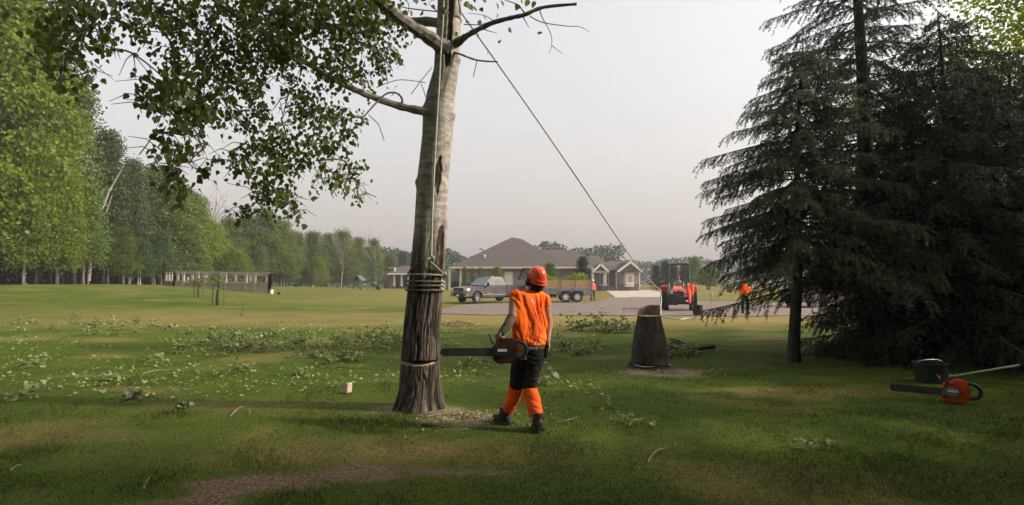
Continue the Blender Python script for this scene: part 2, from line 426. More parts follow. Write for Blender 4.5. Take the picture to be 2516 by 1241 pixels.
# grass blades in the near lawn (nobody could count them) ----------------------------------
def grass_blades():
    g = np.random.default_rng(21); V = []; F = []; C = []; base = 0
    for (y0, y1, dens, hmin, hmax, w) in ((3.3, 5.2, 2300, .022, .06, .0034), (5.2, 7.5, 1500, .022, .055, .0042), (7.5, 10.5, 800, .016, .038, .0055), (10.5, 15, 420, .012, .026, .008)):
        xw = 0.95 * y1 + .4; n = int(dens * 2 * xw * (y1 - y0))
        x = g.uniform(-xw, xw, n); y = g.uniform(y0, y1, n)
        k = np.abs(x) < 0.93 * y + .3; x = x[k]; y = y[k]
        d, e, c = lawn_masks(x, y); cl = fbm(x * 1.7 + 40, y * 1.7, 4); cl2 = fbm(x * 6, y * 6, 2)
        keep = g.random(len(x)) < (0.25 + 1.1 * cl) * (1 - .55 * e) * (1 - .72 * c); x, y, d, e, cl, cl2 = (q[keep] for q in (x, y, d, e, cl, cl2)); n = len(x)
        z = hz(x, y) + 0.02 * (fbm(x * .7, y * .7, 3) - .5)
        h = g.uniform(hmin, hmax, n) * (0.35 + .6 * cl + 2.6 * np.clip(cl - .5, 0, 1)) * (1 + 1.2 * (g.random(n) > .985)) * (1 - .45 * e); a = g.uniform(0, 2 * PI, n)
        lean = g.uniform(.1, .9, n) * h; la = g.uniform(0, 2 * PI, n)
        ww = w * g.uniform(.6, 1.3, n)
        p = np.stack([x, y, z - .004], -1); s = np.stack([np.cos(a) * ww, np.sin(a) * ww, 0 * a], -1)
        tip = p + np.stack([np.cos(la) * lean, np.sin(la) * lean, h], -1)
        v = np.stack([p - s, p + s, tip], 1).reshape(-1, 3)
        V.append(v); F.append(np.arange(n * 3).reshape(-1, 3) + base); base += n * 3
        col = np.stack([np.clip(d + .25 * (g.random(n) > .86) + .5 * e, 0, 1), g.random(n), np.clip(cl2, 0, 1)], -1)
        C.append(np.repeat(col, 3, axis=0))
    # clover and broad-leaved weeds: small roundish leaves close to the soil
    n = 80000; x = g.uniform(-5.5, 7.5, n); y = 3.4 + 5.2 * g.random(n) ** 1.5
    d, e, c = lawn_masks(x, y); cl = fbm(x * 1.1 + 3, y * 1.4 + 8, 3)
    right = sstep(-2.2, .6, x) * .8 + .2
    k = g.random(n) < sstep(.42, .62, cl) * (1 - .7 * e) * (1 - c) * right; x, y = x[k], y[k]; n = len(x)
    cen = np.stack([x, y, hz(x, y) + g.uniform(.008, .045, n)], -1)
    ax = rdir(g, n) * (1, 1, .35); nr = unit(np.array([0, 0, 1.]) + .55 * rdir(g, n))
    v, f = leaf_arrays(cen, ax, nr, g.uniform(.011, .026, n)); V.append(v); F.append(f + base); base += len(v)
    C.append(np.repeat(np.stack([0 * x, .55 + .4 * g.random(n), np.ones(n)], -1), 4, axis=0))
    return np_mesh('grass', np.concatenate(V), np.concatenate(F), np.concatenate(C))
def blade_material():
    m = bpy.data.materials.new('grass_blade'); m.use_nodes = True; n = m.node_tree.nodes; l = m.node_tree.links
    b = n['Principled BSDF']; b.inputs['Roughness'].default_value = .6; b.inputs['Specular IOR Level'].default_value = .25
    at = n.new('ShaderNodeAttribute'); at.attribute_name = 'tint'; sp = n.new('ShaderNodeSeparateColor'); l.new(at.outputs['Color'], sp.inputs[0])
    def mx(f, a, c):
        x = n.new('ShaderNodeMix'); x.data_type = 'RGBA'; l.new(f, x.inputs[0])
        for s, q in ((6, a), (7, c)):
            if isinstance(q, tuple): x.inputs[s].default_value = (*q, 1)
            else: l.new(q, x.inputs[s])
        return x.outputs[2]
    g = mx(sp.outputs[1], (0.0266, 0.0544, 0.0044), (0.0770, 0.1103, 0.0096)); g = mx(sp.outputs[2], g, mx(sp.outputs[1], (0.0266, 0.0616, 0.0089), (0.0770, 0.1233, 0.0222)))
    c = mx(sp.outputs[0], g, (.2146, .1665, .0555)); l.new(c, b.inputs['Base Color'])
    tr = n.new('ShaderNodeBsdfTranslucent'); l.new(c, tr.inputs['Color']); ms = n.new('ShaderNodeMixShader'); ms.inputs[0].default_value = .3
    l.new(b.outputs[0], ms.inputs[1]); l.new(tr.outputs[0], ms.inputs[2]); l.new(ms.outputs[0], n['Material Output'].inputs['Surface'])
    return m
tag(link_mesh('grass', grass_blades(), blade_material()), 'short grass blades and clover covering the near lawn', 'grass', kind='stuff')

# sawdust and chips round the cut trees
def chips_patch(name, cx, cy, rx, ry, n, seed, label):
    g = np.random.default_rng(seed); r = np.minimum(g.exponential(.42, n), 1.7); a = g.uniform(0, 2 * PI, n)
    x = cx + np.cos(a) * r * rx * (1 + .35 * np.sin(2 * a + seed)); y = cy + np.sin(a) * r * ry * (1 + .3 * np.cos(3 * a))
    c = np.stack([x, y, hz(x, y) + g.uniform(.006, .035, n)], -1)
    v, f = leaf_arrays(c, rdir(g, n) * (1, 1, .3), unit(np.array([0, 0, 1.]) + .6 * rdir(g, n)), g.uniform(.012, .04, n), np.array([(-.2, 0, 0), (.2, 0, 0), (.25, 1, .05), (-.22, .9, .08)]))
    o = link_mesh(name, np_mesh(name, v, f), M('sawdust', (.36, .29, .19), (.19, .145, .085), 40, .95)); return tag(o, label, 'wood chips', kind='stuff')
chips_patch('sawdust', -.5, 7.0, .95, .5, 1100, 5, 'pale sawdust and chips strewn round the foot of the tall tree')
chips_patch('sawdust', 2.8, 10.45, 1.15, .7, 1500, 6, 'sawdust and chips strewn round the tall stump')
# ================================================================== woodland and garden trees
def deciduous(seed, height, rad_, base, nclump, per, leaf, trunk_r=.14, spread=.42, limbs=9, top_sharp=1.5, mat_leaf=None, mat_bark=None, low=0.0, ntr=1):
    """(trunk mesh, crown mesh) in local coordinates: tapered trunk with limbs, crown of leaf clumps"""
    g = np.random.default_rng(seed); r_ = random.Random(seed)
    mb = MB()
    for q in range(ntr):
        bx, by = (0, 0) if q == 0 else (r_.uniform(-.5, .5) * rad_ * .6, r_.uniform(-.3, .3))
        pts = [(bx + .25 * math.sin(z * .35 + seed) * z / height * 1.2, by + .2 * math.cos(z * .3 + seed) * z / height, z) for z in np.linspace(-.15, height * .93, 10)]
        mb.tube(pts, [trunk_r * (1.25 if i == 0 else 1 - .92 * i / 9) * (1 if q == 0 else .75) for i in range(10)], 7)
    for k in range(limbs):
        t = .28 + .62 * k / limbs; z = height * t; a = k * 2.4 + seed; L = rad_ * (1.05 - .6 * t) * r_.uniform(.7, 1.1)
        s = Vector((.25 * math.sin(z * .35 + seed) * t, .2 * math.cos(z * .3 + seed) * t, z))
        d = Vector((math.cos(a), math.sin(a), .75))
        mb.tube([s, s + d * L * .5, s + d * L * .8 + Vector((0, 0, L * .25))], [trunk_r * .4 * (1.1 - t), trunk_r * .25 * (1.1 - t), .012], 5)
    # clumps of leaves through the crown's volume, denser near the outside, flattened from below
    cz = base + (height - base) * g.beta(1.25, 1.15, nclump); t = (cz - base) / (height - base)
    prof = np.clip((1 - t) ** (1 / top_sharp), 0, 1) * np.clip(.55 + 1.9 * t, 0, 1) * rad_
    a = g.uniform(0, 2 * PI, nclump); rr = prof * np.sqrt(g.uniform(.12, 1.0, nclump)) * g.uniform(.8, 1.15, nclump)
    cc = np.stack([np.cos(a) * rr, np.sin(a) * rr, cz], -1)
    cs = g.uniform(.55, 1.25, nclump) * spread
    n = nclump * per; idx = np.repeat(np.arange(nclump), per)
    off = g.normal(size=(n, 3)) * (1, 1, .72); ln = np.linalg.norm(off, axis=1, keepdims=True); off = off / ln * np.minimum(ln, 1.9)
    pos = cc[idx] + off * cs[idx][:, None]
    pos[:, 2] = np.maximum(pos[:, 2], low)
    out = unit(off + np.array([0, 0, .5])); nr = unit(out + .9 * rdir(g, n)); ax = unit(rdir(g, n) + np.array([0, 0, -.7]))
    v, f = leaf_arrays(pos, ax, nr, g.uniform(.65, 1.3, n) * leaf)
    tm = mb.mesh('trunk'); shade(tm, 60); tm.materials.append(mat_bark or m_bark)
    cm = np_mesh('crown', v, f); cm.materials.append(mat_leaf)
    return tm, cm
lf_bright = M('leaf_bright', (.15, .205, .015), (.07, .11, .010), 2.2, .55, spec=.25, rnd=.14, transl=.42)
lf_mid = M('leaf_mid', (.105, .155, .022), (.045, .076, .012), 2.0, .6, spec=.25, rnd=.18, transl=.38)
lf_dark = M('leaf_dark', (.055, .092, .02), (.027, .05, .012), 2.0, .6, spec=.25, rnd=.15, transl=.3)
lf_olive = M('leaf_olive', (.115, .15, .036), (.06, .085, .022), 2.0, .6, spec=.2, rnd=.15, transl=.3)
lf_blue = M('leaf_blue_green', (.032, .066, .042), (.018, .04, .026), 2.0, .6, spec=.2, rnd=.15, transl=.25)
PROTO = {
 'bright': deciduous(1, 10.0, 2.7, 1.5, 170, 85, .17, mat_leaf=lf_bright, spread=.5),
 'bright2': deciduous(2, 10.0, 2.9, 1.3, 190, 80, .16, mat_leaf=lf_bright, spread=.48, top_sharp=1.9),
 'mid': deciduous(3, 10.0, 2.4, 1.6, 150, 85, .17, mat_leaf=lf_mid, spread=.46, ntr=2),
 'mid2': deciduous(4, 10.0, 2.1, 1.4, 140, 80, .16, mat_leaf=lf_mid, spread=.42, top_sharp=1.1, mat_bark=m_bark_pale),
 'dark': deciduous(5, 10.0, 2.3, 1.8, 130, 85, .16, mat_leaf=lf_dark, spread=.44, top_sharp=1.2, ntr=2, mat_bark=m_bark_pale),
 'olive': deciduous(6, 10.0, 2.0, 1.2, 120, 75, .15, mat_leaf=lf_olive, spread=.42, top_sharp=1.0),
 'spire': deciduous(7, 10.0, 1.25, .8, 110, 75, .13, mat_leaf=lf_olive, spread=.30, top_sharp=.9),
 'tall': deciduous(9, 22.0, 5.0, 2.2, 430, 80, .25, mat_leaf=lf_bright, spread=.8, trunk_r=.16, limbs=16, top_sharp=1.8, ntr=3),
 'tall2': deciduous(10, 15.0, 3.6, 1.8, 300, 80, .21, mat_leaf=lf_bright, spread=.62, trunk_r=.12, limbs=12, top_sharp=1.6, ntr=2),
 'tdark': deciduous(14, 15.0, 3.2, 2.0, 260, 80, .20, mat_leaf=lf_dark, spread=.55, trunk_r=.11, limbs=12, top_sharp=1.3, ntr=3, mat_bark=m_bark_pale),
 'blue': deciduous(8, 10.0, 1.7, .5, 150, 80, .15, mat_leaf=lf_blue, spread=.38, top_sharp=.9),
}
def bare_mesh(seed, height, spread):
    r_ = random.Random(seed); mb = MB()
    def grow(p, d, L, r0, lev):
        q = p + d * L * .5 + Vector((r_.uniform(-.05, .05), r_.uniform(-.05, .05), 0)) * L; e = p + d * L
        mb.tube([p, q, e], [r0, r0 * .75, r0 * .45], 5)
        if lev == 0: return
        for k in range(5 if lev > 1 else 4):
            t = r_.uniform(.35, 1); s = p + (e - p) * t; a = r_.uniform(0, 2 * PI)
            nd = (d * r_.uniform(.9, 1.4) + Vector((math.cos(a), math.sin(a), r_.uniform(.1, .5))) * spread).normalized()
            grow(s, nd, L * r_.uniform(.35, .6), r0 * .5 * (1.2 - t * .5), lev - 1)
    grow(Vector((0, 0, -.1)), Vector((.03, 0, 1)), height * .7, .1, 3)
    me = mb.mesh('trunk'); me.materials.append(M('dead_wood', (.26, .20, .175), (.16, .12, .105), 5, .9)); return me
BASEH = {'tall': 22.0, 'tall2': 15.0, 'tdark': 15.0}
BARE = [bare_mesh(41, 10, .75), bare_mesh(42, 10, .5)]

ORD = ['first', 'second', 'third', 'fourth', 'fifth', 'sixth', 'seventh', 'eighth', 'ninth', 'tenth', 'eleventh', 'twelfth', 'thirteenth',
       'fourteenth', 'fifteenth', 'sixteenth', 'seventeenth', 'eighteenth', 'nineteenth', 'twentieth']
def tree(name, kind, x, y, height, wid, rz, label, cat='tree', group=None, z=None):
    tm, cm = PROTO[kind]; k = height / BASEH.get(kind, 10.0)
    o = empty(name, (x, y, H(x, y) - .05 if z is None else z), rz, label, cat, group)
    for nm, me in (('trunk', tm), ('crown', cm)):
        c = link_mesh(nm, me, None, o); c.scale = (wid, wid, k)
    return o
# woodland edge: one row of single trees along the left side of the lawn, px of trunk, px of crown top, depth, kind
EDGE = [(-90, -260, 42, 'tall', 1.1, 'overhanging the left edge of the picture'), (-10, -160, 45, 'tall', .95, 'tallest and nearest in the left corner'),
        (88, 40, 47, 'tall2', .92, 'beside the dark grey-green tree'), (60, 330, 43.5, 'tall2', .8, 'low skirt of leaves in front of the tall left trees'), (140, 400, 46, 'tall2', .75, 'low and leafy at the foot of the tall bright trees'),
        (182, 200, 53, 'olive', 1.2, 'thin pale top behind the bright corner trees'), (205, 450, 49, 'mid', 1.0, 'low and dark leaved beside the bright trees'),
        (255, 325, 57, 'tdark', 1.05, 'tall dark grey-green with a pale leaning stem'), (318, 395, 59, 'tdark', .9, 'dark green behind the low leafy boughs'),
        (300, 560, 52, 'mid', .8, 'low with leafy boughs over the dark trunks'), (376, 412, 64, 'olive', 1.6, 'pale round top left of the enclosure'),
        (425, 452, 66, 'mid', 1.5, 'full crown above the enclosure left end'), (398, 570, 60, 'dark', 1.0, 'low and dark left of the enclosure'), (345, 590, 56, 'dark', .9, 'low dark boughs over the trunks left of the enclosure'),
        (470, 478, 72, 'bright', 1.4, 'yellow green above the enclosure'), (520, 545, 76, 'bright2', 1.3, 'low yellow green under the bare trees'), (485, 600, 68, 'bright', .9, 'low yellow-green behind the enclosure'),
        (560, 535, 80, 'mid2', 1.5, 'right of the bare trees'), (605, 530, 84, 'mid', 1.5, 'below the hanging poplar boughs'), (580, 610, 74, 'bright2', .95, 'low behind the enclosure middle'),
        (650, 515, 86, 'mid2', 1.7, 'rounded top right of the hanging boughs'), (690, 540, 90, 'mid', 1.5, 'above the enclosure right end'), (640, 610, 80, 'olive', 1.0, 'low behind the enclosure right end'),
        (730, 572, 94, 'olive', 1.5, 'pale top right of the enclosure'), (768, 570, 98, 'mid2', 1.6, 'mid row between enclosure and playset'), (705, 625, 88, 'mid', .9, 'low in the gap right of the enclosure'),
        (805, 575, 102, 'olive', 1.6, 'slim left of the playset'), (842, 566, 104, 'mid', 1.5, 'feathery top left of the playset'), (780, 630, 95, 'bright2', .9, 'low bright one left of the playset'),
        (880, 585, 108, 'olive', 1.5, 'right above the playset'), (918, 588, 112, 'mid2', 1.5, 'beside the porch building'), (860, 635, 104, 'mid', .9, 'low behind the playset'),
        (958, 622, 116, 'mid', 1.2, 'low behind the porch building'), (990, 618, 122, 'blue', 1.5, 'dark behind the porch roof')]
kindword = {'tall': 'tall bright green', 'tall2': 'bright yellow-green', 'tdark': 'dark green', 'bright': 'bright yellow-green', 'bright2': 'bright green', 'mid': 'mid green', 'mid2': 'mid green', 'dark': 'dark green', 'olive': 'pale olive', 'spire': 'slim olive', 'blue': 'blue-green'}
for i, (px, top, d, kd, w, where) in enumerate(EDGE):
    x = (px - PW / 2) / FPX * d; zt = P(px, top, d).z; h = zt - H(x, d)
    tree('woodland_tree', kd, x, d, h, w * max(.85, min(1.35, (h / BASEH.get(kd, 10.0)) ** .5)), i * 1.7, f'{kindword[kd]} woodland tree, {where}', 'tree', 'trees along the woodland edge')
for i, (px, top, d, b, lab) in enumerate([(505, 470, 78, 0, 'tallest bare leafless tree rising over the enclosure'), (528, 482, 79, 1, 'bare leafless tree just right of the tallest bare one'),
                                    (925, 568, 110, 0, 'bare leafless tree left of the porch building'), (760, 552, 98, 1, 'bare twiggy treetop left of the playset'), (838, 548, 101, 1, 'thin bare treetop above the playset')]):
    x = (px - PW / 2) / FPX * d; h = P(px, top, d).z - H(x, d)
    o = empty('bare_tree', (x, d, H(x, d)), i * 2.1, lab, 'tree', 'bare trees in the woodland')
    c = link_mesh('trunk', BARE[b], None, o); c.scale = (h / 10, h / 10, h / 10)
# pale leaning stem that belongs to the dark tree
x = (228 - PW / 2) / FPX * 50
o = empty('leaning_birch', (x - .2, 50, H(x, 50)), 0, 'pale leaning birch stem in front of the dark green tree', 'tree')
MB().tube([P(218, 690, 50), P(232, 560, 50), P(268, 470, 50), P(300, 415, 50.4)], [.13, .11, .085, .03], 7).build('trunk', m_bark_pale, o, True, world=True)
MB().tube([P(240, 540, 50), P(262, 520, 50.2), P(275, 480, 50.6)], [.06, .05, .02], 6).build('branch', m_bark_pale, o, True, world=True)

# the wood behind the front row reads as one dark mass: one object, trunks and leaves
def woodland():
    g = np.random.default_rng(77); arr = []
    rows = []
    for d in np.arange(36, 128, 3.0):
        for k in range(5):
            rows.append((-40.5 - 3.0 * k - 1.8 * g.random() + (0 if d < 100 else (d - 100) * .5), d + g.uniform(-1.2, 1.2), (10.5 - .02 * (d - 40)) * g.uniform(.75, 1.0) * (1.35 if d < 55 else 1)))
    mb = MB()
    for (x, y, h) in rows:
        h0 = H(x, y); n = 420
        t = g.beta(1.3, 1.2, n); z = h0 + h * ((.16 + .84 * t) if x > -48 else t ** 1.4); r = 2.4 * np.sqrt(g.random(n)) * (1.05 - t)**.6
        a = g.uniform(0, 2 * PI, n); c = np.stack([x + np.cos(a) * r, y + np.sin(a) * r, z], -1)
        arr.append(leaf_arrays(c, rdir(g, n), rdir(g, n), g.uniform(.35, .75, n)))
        mb.tube([(x, y, h0 - .1), (x + g.uniform(-.2, .2), y, h0 + h * .5), (x, y, h0 + h * .9)], [.08, .06, .03], 5)
    v, f = merge(arr); tv = np.array([p[:] for p in mb.v]); tf = np.array([q for q in mb.f if len(q) == 4])
    return np_mesh('woodland', v, f), np_mesh('woodland_trunks', tv, tf)
wm, wt = woodland()
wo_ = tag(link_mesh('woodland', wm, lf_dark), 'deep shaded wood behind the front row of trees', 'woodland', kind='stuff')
tag(link_mesh('woodland_trunks', wt, M('trunk_pale', (.13, .115, .095), (.05, .043, .036), 4, .9), wo_), kind='stuff')
def far_wood(name, xs, y0, hmin, hmax, n, label, seed, mat):
    g = np.random.default_rng(seed); x = g.uniform(xs[0], xs[1], n); prof = hmin + (hmax - hmin) * fbm(x * .11, x * 0 + seed, 4)
    t = g.random(n) ** .75; y = y0 + g.uniform(0, 14, n); z = H(0, y0) - .3 + prof * t
    c = np.stack([x, y, z], -1); v, f = leaf_arrays(c, rdir(g, n), rdir(g, n), g.uniform(.35, .85, n))
    return tag(link_mesh(name, np_mesh(name, v, f), mat), label, 'woodland', kind='stuff')
far_wood('far_woodland', (-90, 30), 150, 7, 13, 34000, 'hazy line of far trees behind the house', 4, lf_blue)
far_wood('far_woodland', (25, 300), 190, 6.5, 11.5, 60000, 'hazy blue-green far wood right of the house', 5, lf_blue)

# trees round the house
def ptree(name, kind, px, top, d, w, label, cat='tree', group=None, rz=0):
    x = (px - PW / 2) / FPX * d; tree(name, kind, x, d, P(px, top, d).z - H(x, d), w, rz, label, cat, group)
ptree('garden_tree', 'blue', 1432, 630, 62, .78, 'round dark green tree behind the trailer right end', rz=1)
ptree('garden_tree', 'mid', 1352, 645, 64, .55, 'bushy green tree behind the trailer, right of the orange helmet', rz=2)
for i, (px, tp, lab) in enumerate([(1142, 655, 'narrow columnar shrub nearest the carport column'), (1161, 657, 'narrow columnar shrub, second from the carport column'), (1180, 656, 'narrow columnar shrub just left of the yellow shrub')]):
    ptree('columnar_shrub', 'spire', px, tp, 72, .42, lab, 'shrub', 'columnar shrubs in front of the house', i)
ptree('yellow_shrub', 'bright', 1222, 655, 70, .46, 'yellow-green young tree between columnar shrubs and house door', 'shrub', rz=3)
for i, (px, tp, w, kd, lab) in enumerate([(1612, 650, .7, 'blue', 'dark green tree just right of the house, left of its group'), (1634, 642, .72, 'blue', 'dark green tree second from the left of the tractor'),
        (1655, 647, .7, 'blue', 'dark green tree directly behind the tractor roll bar'), (1681, 650, .75, 'blue', 'dark green tree right behind the tractor driver'), (1708, 632, 1.15, 'mid2', 'tall pale tree rising above the roll bar right post'),
        (1742, 655, .95, 'mid', 'mid green tree between tractor and spruce boughs')]):
    ptree('tree', kd, px, tp, 84 + (i == 4) * 20, w, lab, 'tree', 'trees right of the house', i * 1.3)
ptree('tree', 'mid', 1093, 640, 120, .7, 'small hazy tree between the tall trunk and the house', 'tree', None, 1)
# ================================================================== the tall tree that is being felled
TD = 7.55
TRUNK_PX = [(1060, 1024, 132), (1010, 1025, 124), (985, 1028, 108), (950, 1031, 99), (885, 1032, 93), (800, 1037, 89), (720, 1044, 84), (640, 1052, 82), (560, 1059, 81), (440, 1064, 77),
            (330, 1076, 75), (280, 1078, 77), (230, 1084, 70), (170, 1097, 62), (100, 1101, 61), (40, 1104, 60), (0, 1105, 60), (-150, 1112, 54), (-420, 1122, 44), (-760, 1128, 32), (-1150, 1135, 16)]
_tp = [(P(cx, y, TD), w * TD / FPX / 2) for y, cx, w in TRUNK_PX]
tz = np.array([p.z for p, _ in _tp]); tx = np.array([p.x for p, _ in _tp]); trr = np.array([r for _, r in _tp])
tree_root = empty('poplar_tree', (tx[1], TD, 0), 0, 'tall grey-barked poplar with roped trunk and a saw notch near its foot', 'tree')
T0 = Vector((tx[1], TD, 0))
def tree_at(py, ang, out=1.0):
    """point on the trunk's surface at photo height py, angle ang (0 = towards camera, + = right)"""
    z = P(1060, py, TD).z; r = float(np.interp(z, tz, trr)) * out; x = float(np.interp(z, tz, tx))
    return Vector((x + math.sin(ang) * r, TD - math.cos(ang) * r, z))
def trunk_mesh():
    zs = np.concatenate([np.arange(-.12, .57, .018), np.arange(.57, .66, .004), np.arange(.66, 5.8, .016), np.arange(5.8, tz[-1], .12)])
    na = 240; ph = np.linspace(-PI, PI, na, endpoint=False)
    z, a = np.meshgrid(zs, ph, indexing='ij')
    r = np.interp(z, tz, trr); x0 = np.interp(z, tz, tx); y0 = TD + 0 * z
    wob = fbm(z * 1.2 + 3, 4 * np.cos(a) * .4 + 9, 3) - .5; wob2 = fbm(np.cos(a) * 1.5 + 20, np.sin(a) * 1.5 + z * .8, 4) - .5
    r = r * (1 + .09 * wob2)
    # root flare with buttresses
    fl = sstep(.42, -.05, z); r = r * (1 + fl * .16 * (np.sin(a * 5 + .7) * .6 + np.sin(a * 3 + 2.0) * .6)) + fl * .02
    # furrowed bark low down, smooth bark higher up
    low = sstep(2.55, 1.5, z + 1.1 * (fbm(np.cos(a) * 2 + 7, np.sin(a) * 2 + z * .5, 3) - .5))
    arc = a * r.mean()
    wx = arc * 30 + 1.1 * (fbm(arc * 9 + 3, z * 4, 3) - .5)
    n = fbm(wx * .9, z * 1.5 + .8 * (fbm(arc * 6, z * 3 + 50, 2) - .5), 3)
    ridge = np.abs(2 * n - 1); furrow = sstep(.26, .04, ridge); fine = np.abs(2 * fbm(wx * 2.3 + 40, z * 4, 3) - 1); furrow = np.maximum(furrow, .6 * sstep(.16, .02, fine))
    plate = fbm(wx * 2.0, z * 14, 2)
    r = r + low * (-.017 * furrow + .006 * plate)
    len_ = sstep(.63, .72, fbm(arc * 10 + 5, z * 42, 2)); r = r + (1 - low) * (.0015 * plate - .002 * len_)
    # torn bark and the long dark split
    def patch(zc, ac, hz_, ha, p=1.3, th=.5):
        q = np.exp(-(((z - zc) / hz_) ** 2 + ((a - ac) / ha) ** 2) ** p) * (.30 + 1.4 * fbm(arc * 24, z * 9 + zc, 4)); return sstep(th - .12, th + .12, q)
    zz = lambda y: P(1060, y, TD).z
    scar = np.maximum.reduce([patch(zz(432), .45, .30, .34, 1.3, .6), patch(zz(590), .85, .30, .34, 1.2, .6), patch(zz(640), .95, .25, .25), patch(zz(60), .22, .62, .26, 2), patch(zz(150), .15, .16, .3), patch(zz(-60), .25, .6, .22, 2)])
    r = r - .022 * scar * (1 + .5 * (plate - .5))
    # knots
    for kz, ka in ((zz(285), 1.45), (zz(150), 1.3), (zz(100), 1.15), (zz(270), -1.4), (zz(105), -1.1), (zz(450), -1.2)):
        r = r + .03 * np.exp(-((z - kz) / .06) ** 2 - ((a - ka) / .32) ** 2)
    # the saw notch that opens towards the camera
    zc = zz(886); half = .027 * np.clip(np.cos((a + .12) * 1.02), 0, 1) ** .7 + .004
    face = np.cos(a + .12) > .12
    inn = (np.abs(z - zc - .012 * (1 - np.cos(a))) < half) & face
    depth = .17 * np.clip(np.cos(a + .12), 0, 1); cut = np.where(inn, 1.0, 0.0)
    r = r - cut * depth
    x = x0 + np.sin(a) * r; y = y0 - np.cos(a) * r
    m = len(zs); i = (np.arange(m - 1)[:, None] * na + np.arange(na)[None]); j = np.arange(m - 1)[:, None] * na + (np.arange(na)[None] + 1) % na
    f = np.stack([i, j, j + na, i + na], -1).reshape(-1, 4)
    v = np.stack([x - T0.x, y - T0.y, z], -1).reshape(-1, 3)
    lip = (np.abs(z - zc - .012 * (1 - np.cos(a)) + half) < .0042) & face & (np.cos(a + .12) > .3)
    col = np.stack([furrow * low * (1 - lip), np.maximum(scar, cut * .7), low, np.where(lip, 1., 0.)], -1).reshape(-1, 4)  # notch inside takes the scars' dark tint in place of its shade
    return np_mesh('trunk', v, f, col)
def trunk_material():
    m = bpy.data.materials.new('poplar_bark'); m.use_nodes = True; n = m.node_tree.nodes; l = m.node_tree.links
    b = n['Principled BSDF']; b.inputs['Roughness'].default_value = .88; b.inputs['Specular IOR Level'].default_value = .2
    at = n.new('ShaderNodeAttribute'); at.attribute_name = 'tint'; sp = n.new('ShaderNodeSeparateColor'); l.new(at.outputs['Color'], sp.inputs[0])
    tc = n.new('ShaderNodeTexCoord')
    def noise(s, st=(1, 1, 1), d=5):
        mp = n.new('ShaderNodeMapping'); mp.inputs['Scale'].default_value = st; l.new(tc.outputs['Object'], mp.inputs[0])
        k = n.new('ShaderNodeTexNoise'); k.inputs['Scale'].default_value = s; k.inputs['Detail'].default_value = d; l.new(mp.outputs[0], k.inputs['Vector']); return k.outputs['Fac']
    def ramp(f, p0, p1, c0, c1):
        r_ = n.new('ShaderNodeValToRGB'); e = r_.color_ramp.elements; e[0].position = p0; e[1].position = p1; e[0].color = (*c0, 1); e[1].color = (*c1, 1); l.new(f, r_.inputs[0]); return r_.outputs[0]
    def mix(f, a, c):
        x = n.new('ShaderNodeMix'); x.data_type = 'RGBA'; l.new(f, x.inputs[0])
        for s, q in ((6, a), (7, c)):
            if isinstance(q, tuple): x.inputs[s].default_value = (*q, 1)
            else: l.new(q, x.inputs[s])
        return x.outputs[2]
    smooth = ramp(noise(7, (1, 1, 2.2)), .34, .66, (.18, .166, .148), (.41, .375, .335))
    dark = ramp(noise(26, (.5, .5, 5)), .62, .70, (1, 1, 1), (.33, .31, .29))
    mu = n.new('ShaderNodeMix'); mu.data_type = 'RGBA'; mu.blend_type = 'MULTIPLY'; mu.inputs[0].default_value = .8; l.new(smooth, mu.inputs[6]); l.new(dark, mu.inputs[7])
    rough = ramp(noise(22, (1, 1, .35)), .3, .7, (.048, .04, .033), (.165, .138, .117))
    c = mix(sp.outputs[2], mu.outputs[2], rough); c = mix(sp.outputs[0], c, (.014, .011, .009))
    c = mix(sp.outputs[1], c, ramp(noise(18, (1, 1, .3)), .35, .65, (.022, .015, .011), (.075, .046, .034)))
    c = mix(at.outputs['Alpha'], c, (.40, .31, .20)); l.new(c, b.inputs['Base Color'])
    bp = n.new('ShaderNodeBump'); bp.inputs['Strength'].default_value = .5; bp.inputs['Distance'].default_value = .01
    l.new(noise(60, (1, 1, .6)), bp.inputs['Height']); l.new(bp.outputs[0], b.inputs['Normal'])
    return m
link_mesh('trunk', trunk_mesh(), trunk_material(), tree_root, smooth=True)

m_limb = M('limb_bark', (.27, .245, .22), (.13, .115, .10), 12, .85, .4, 40)
m_dead = M('dead_limb', (.17, .15, .135), (.085, .075, .068), 14, .9, .4, 40)
def limb(name, pl, radii, mat, parent=tree_root, n=8):
    pts = [P(px, py, d) for px, py, d in pl]; sp = smooth_path(pts, 4)
    rr = [float(np.interp(i / (len(sp) - 1), np.linspace(0, 1, len(radii)), radii)) for i in range(len(sp))]
    rr = [q * (1 + .12 * math.sin(i * 2.7 + q * 90)) for i, q in enumerate(rr)]
    return MB().tube(sp, rr, n).build(name, mat, parent, True, world=True), pts
LIMBS = []
for pl, rr_, mt in [
    ([(1078, 288, 7.5), (1045, 275, 7.42), (985, 262, 7.35), (915, 238, 7.2), (840, 205, 7.0), (745, 150, 6.8), (640, 80, 6.55), (545, 15, 6.3), (440, -60, 6.0)], [.10, .062, .050, .044, .040, .034, .028, .022, .012], m_limb),
    ([(1100, 125, 7.5), (1062, 98, 7.35), (1020, 70, 7.2), (975, 38, 7.0), (925, -5, 6.8), (840, -90, 6.4), (740, -170, 6.0)], [.13, .092, .080, .076, .068, .052, .03], m_limb),
    ([(1090, 58, 7.6), (1030, 52, 7.85), (950, 55, 8.05), (880, 56, 8.15), (818, 66, 8.2), (700, 60, 8.3), (560, 20, 8.3)], [.08, .058, .05, .046, .04, .03, .014], m_limb),
    ([(1100, -20, 7.5), (1060, -60, 7.4), (900, -260, 6.8), (650, -420, 6.0), (380, -520, 5.4)], [.09, .08, .065, .045, .02], m_limb),
    ([(1112, -160, 7.6), (1180, -300, 7.9), (1260, -480, 8.2), (1300, -700, 8.4)], [.08, .065, .045, .02], m_limb)]:
    o, p = limb('branch', pl, rr_, mt); LIMBS.append(p)
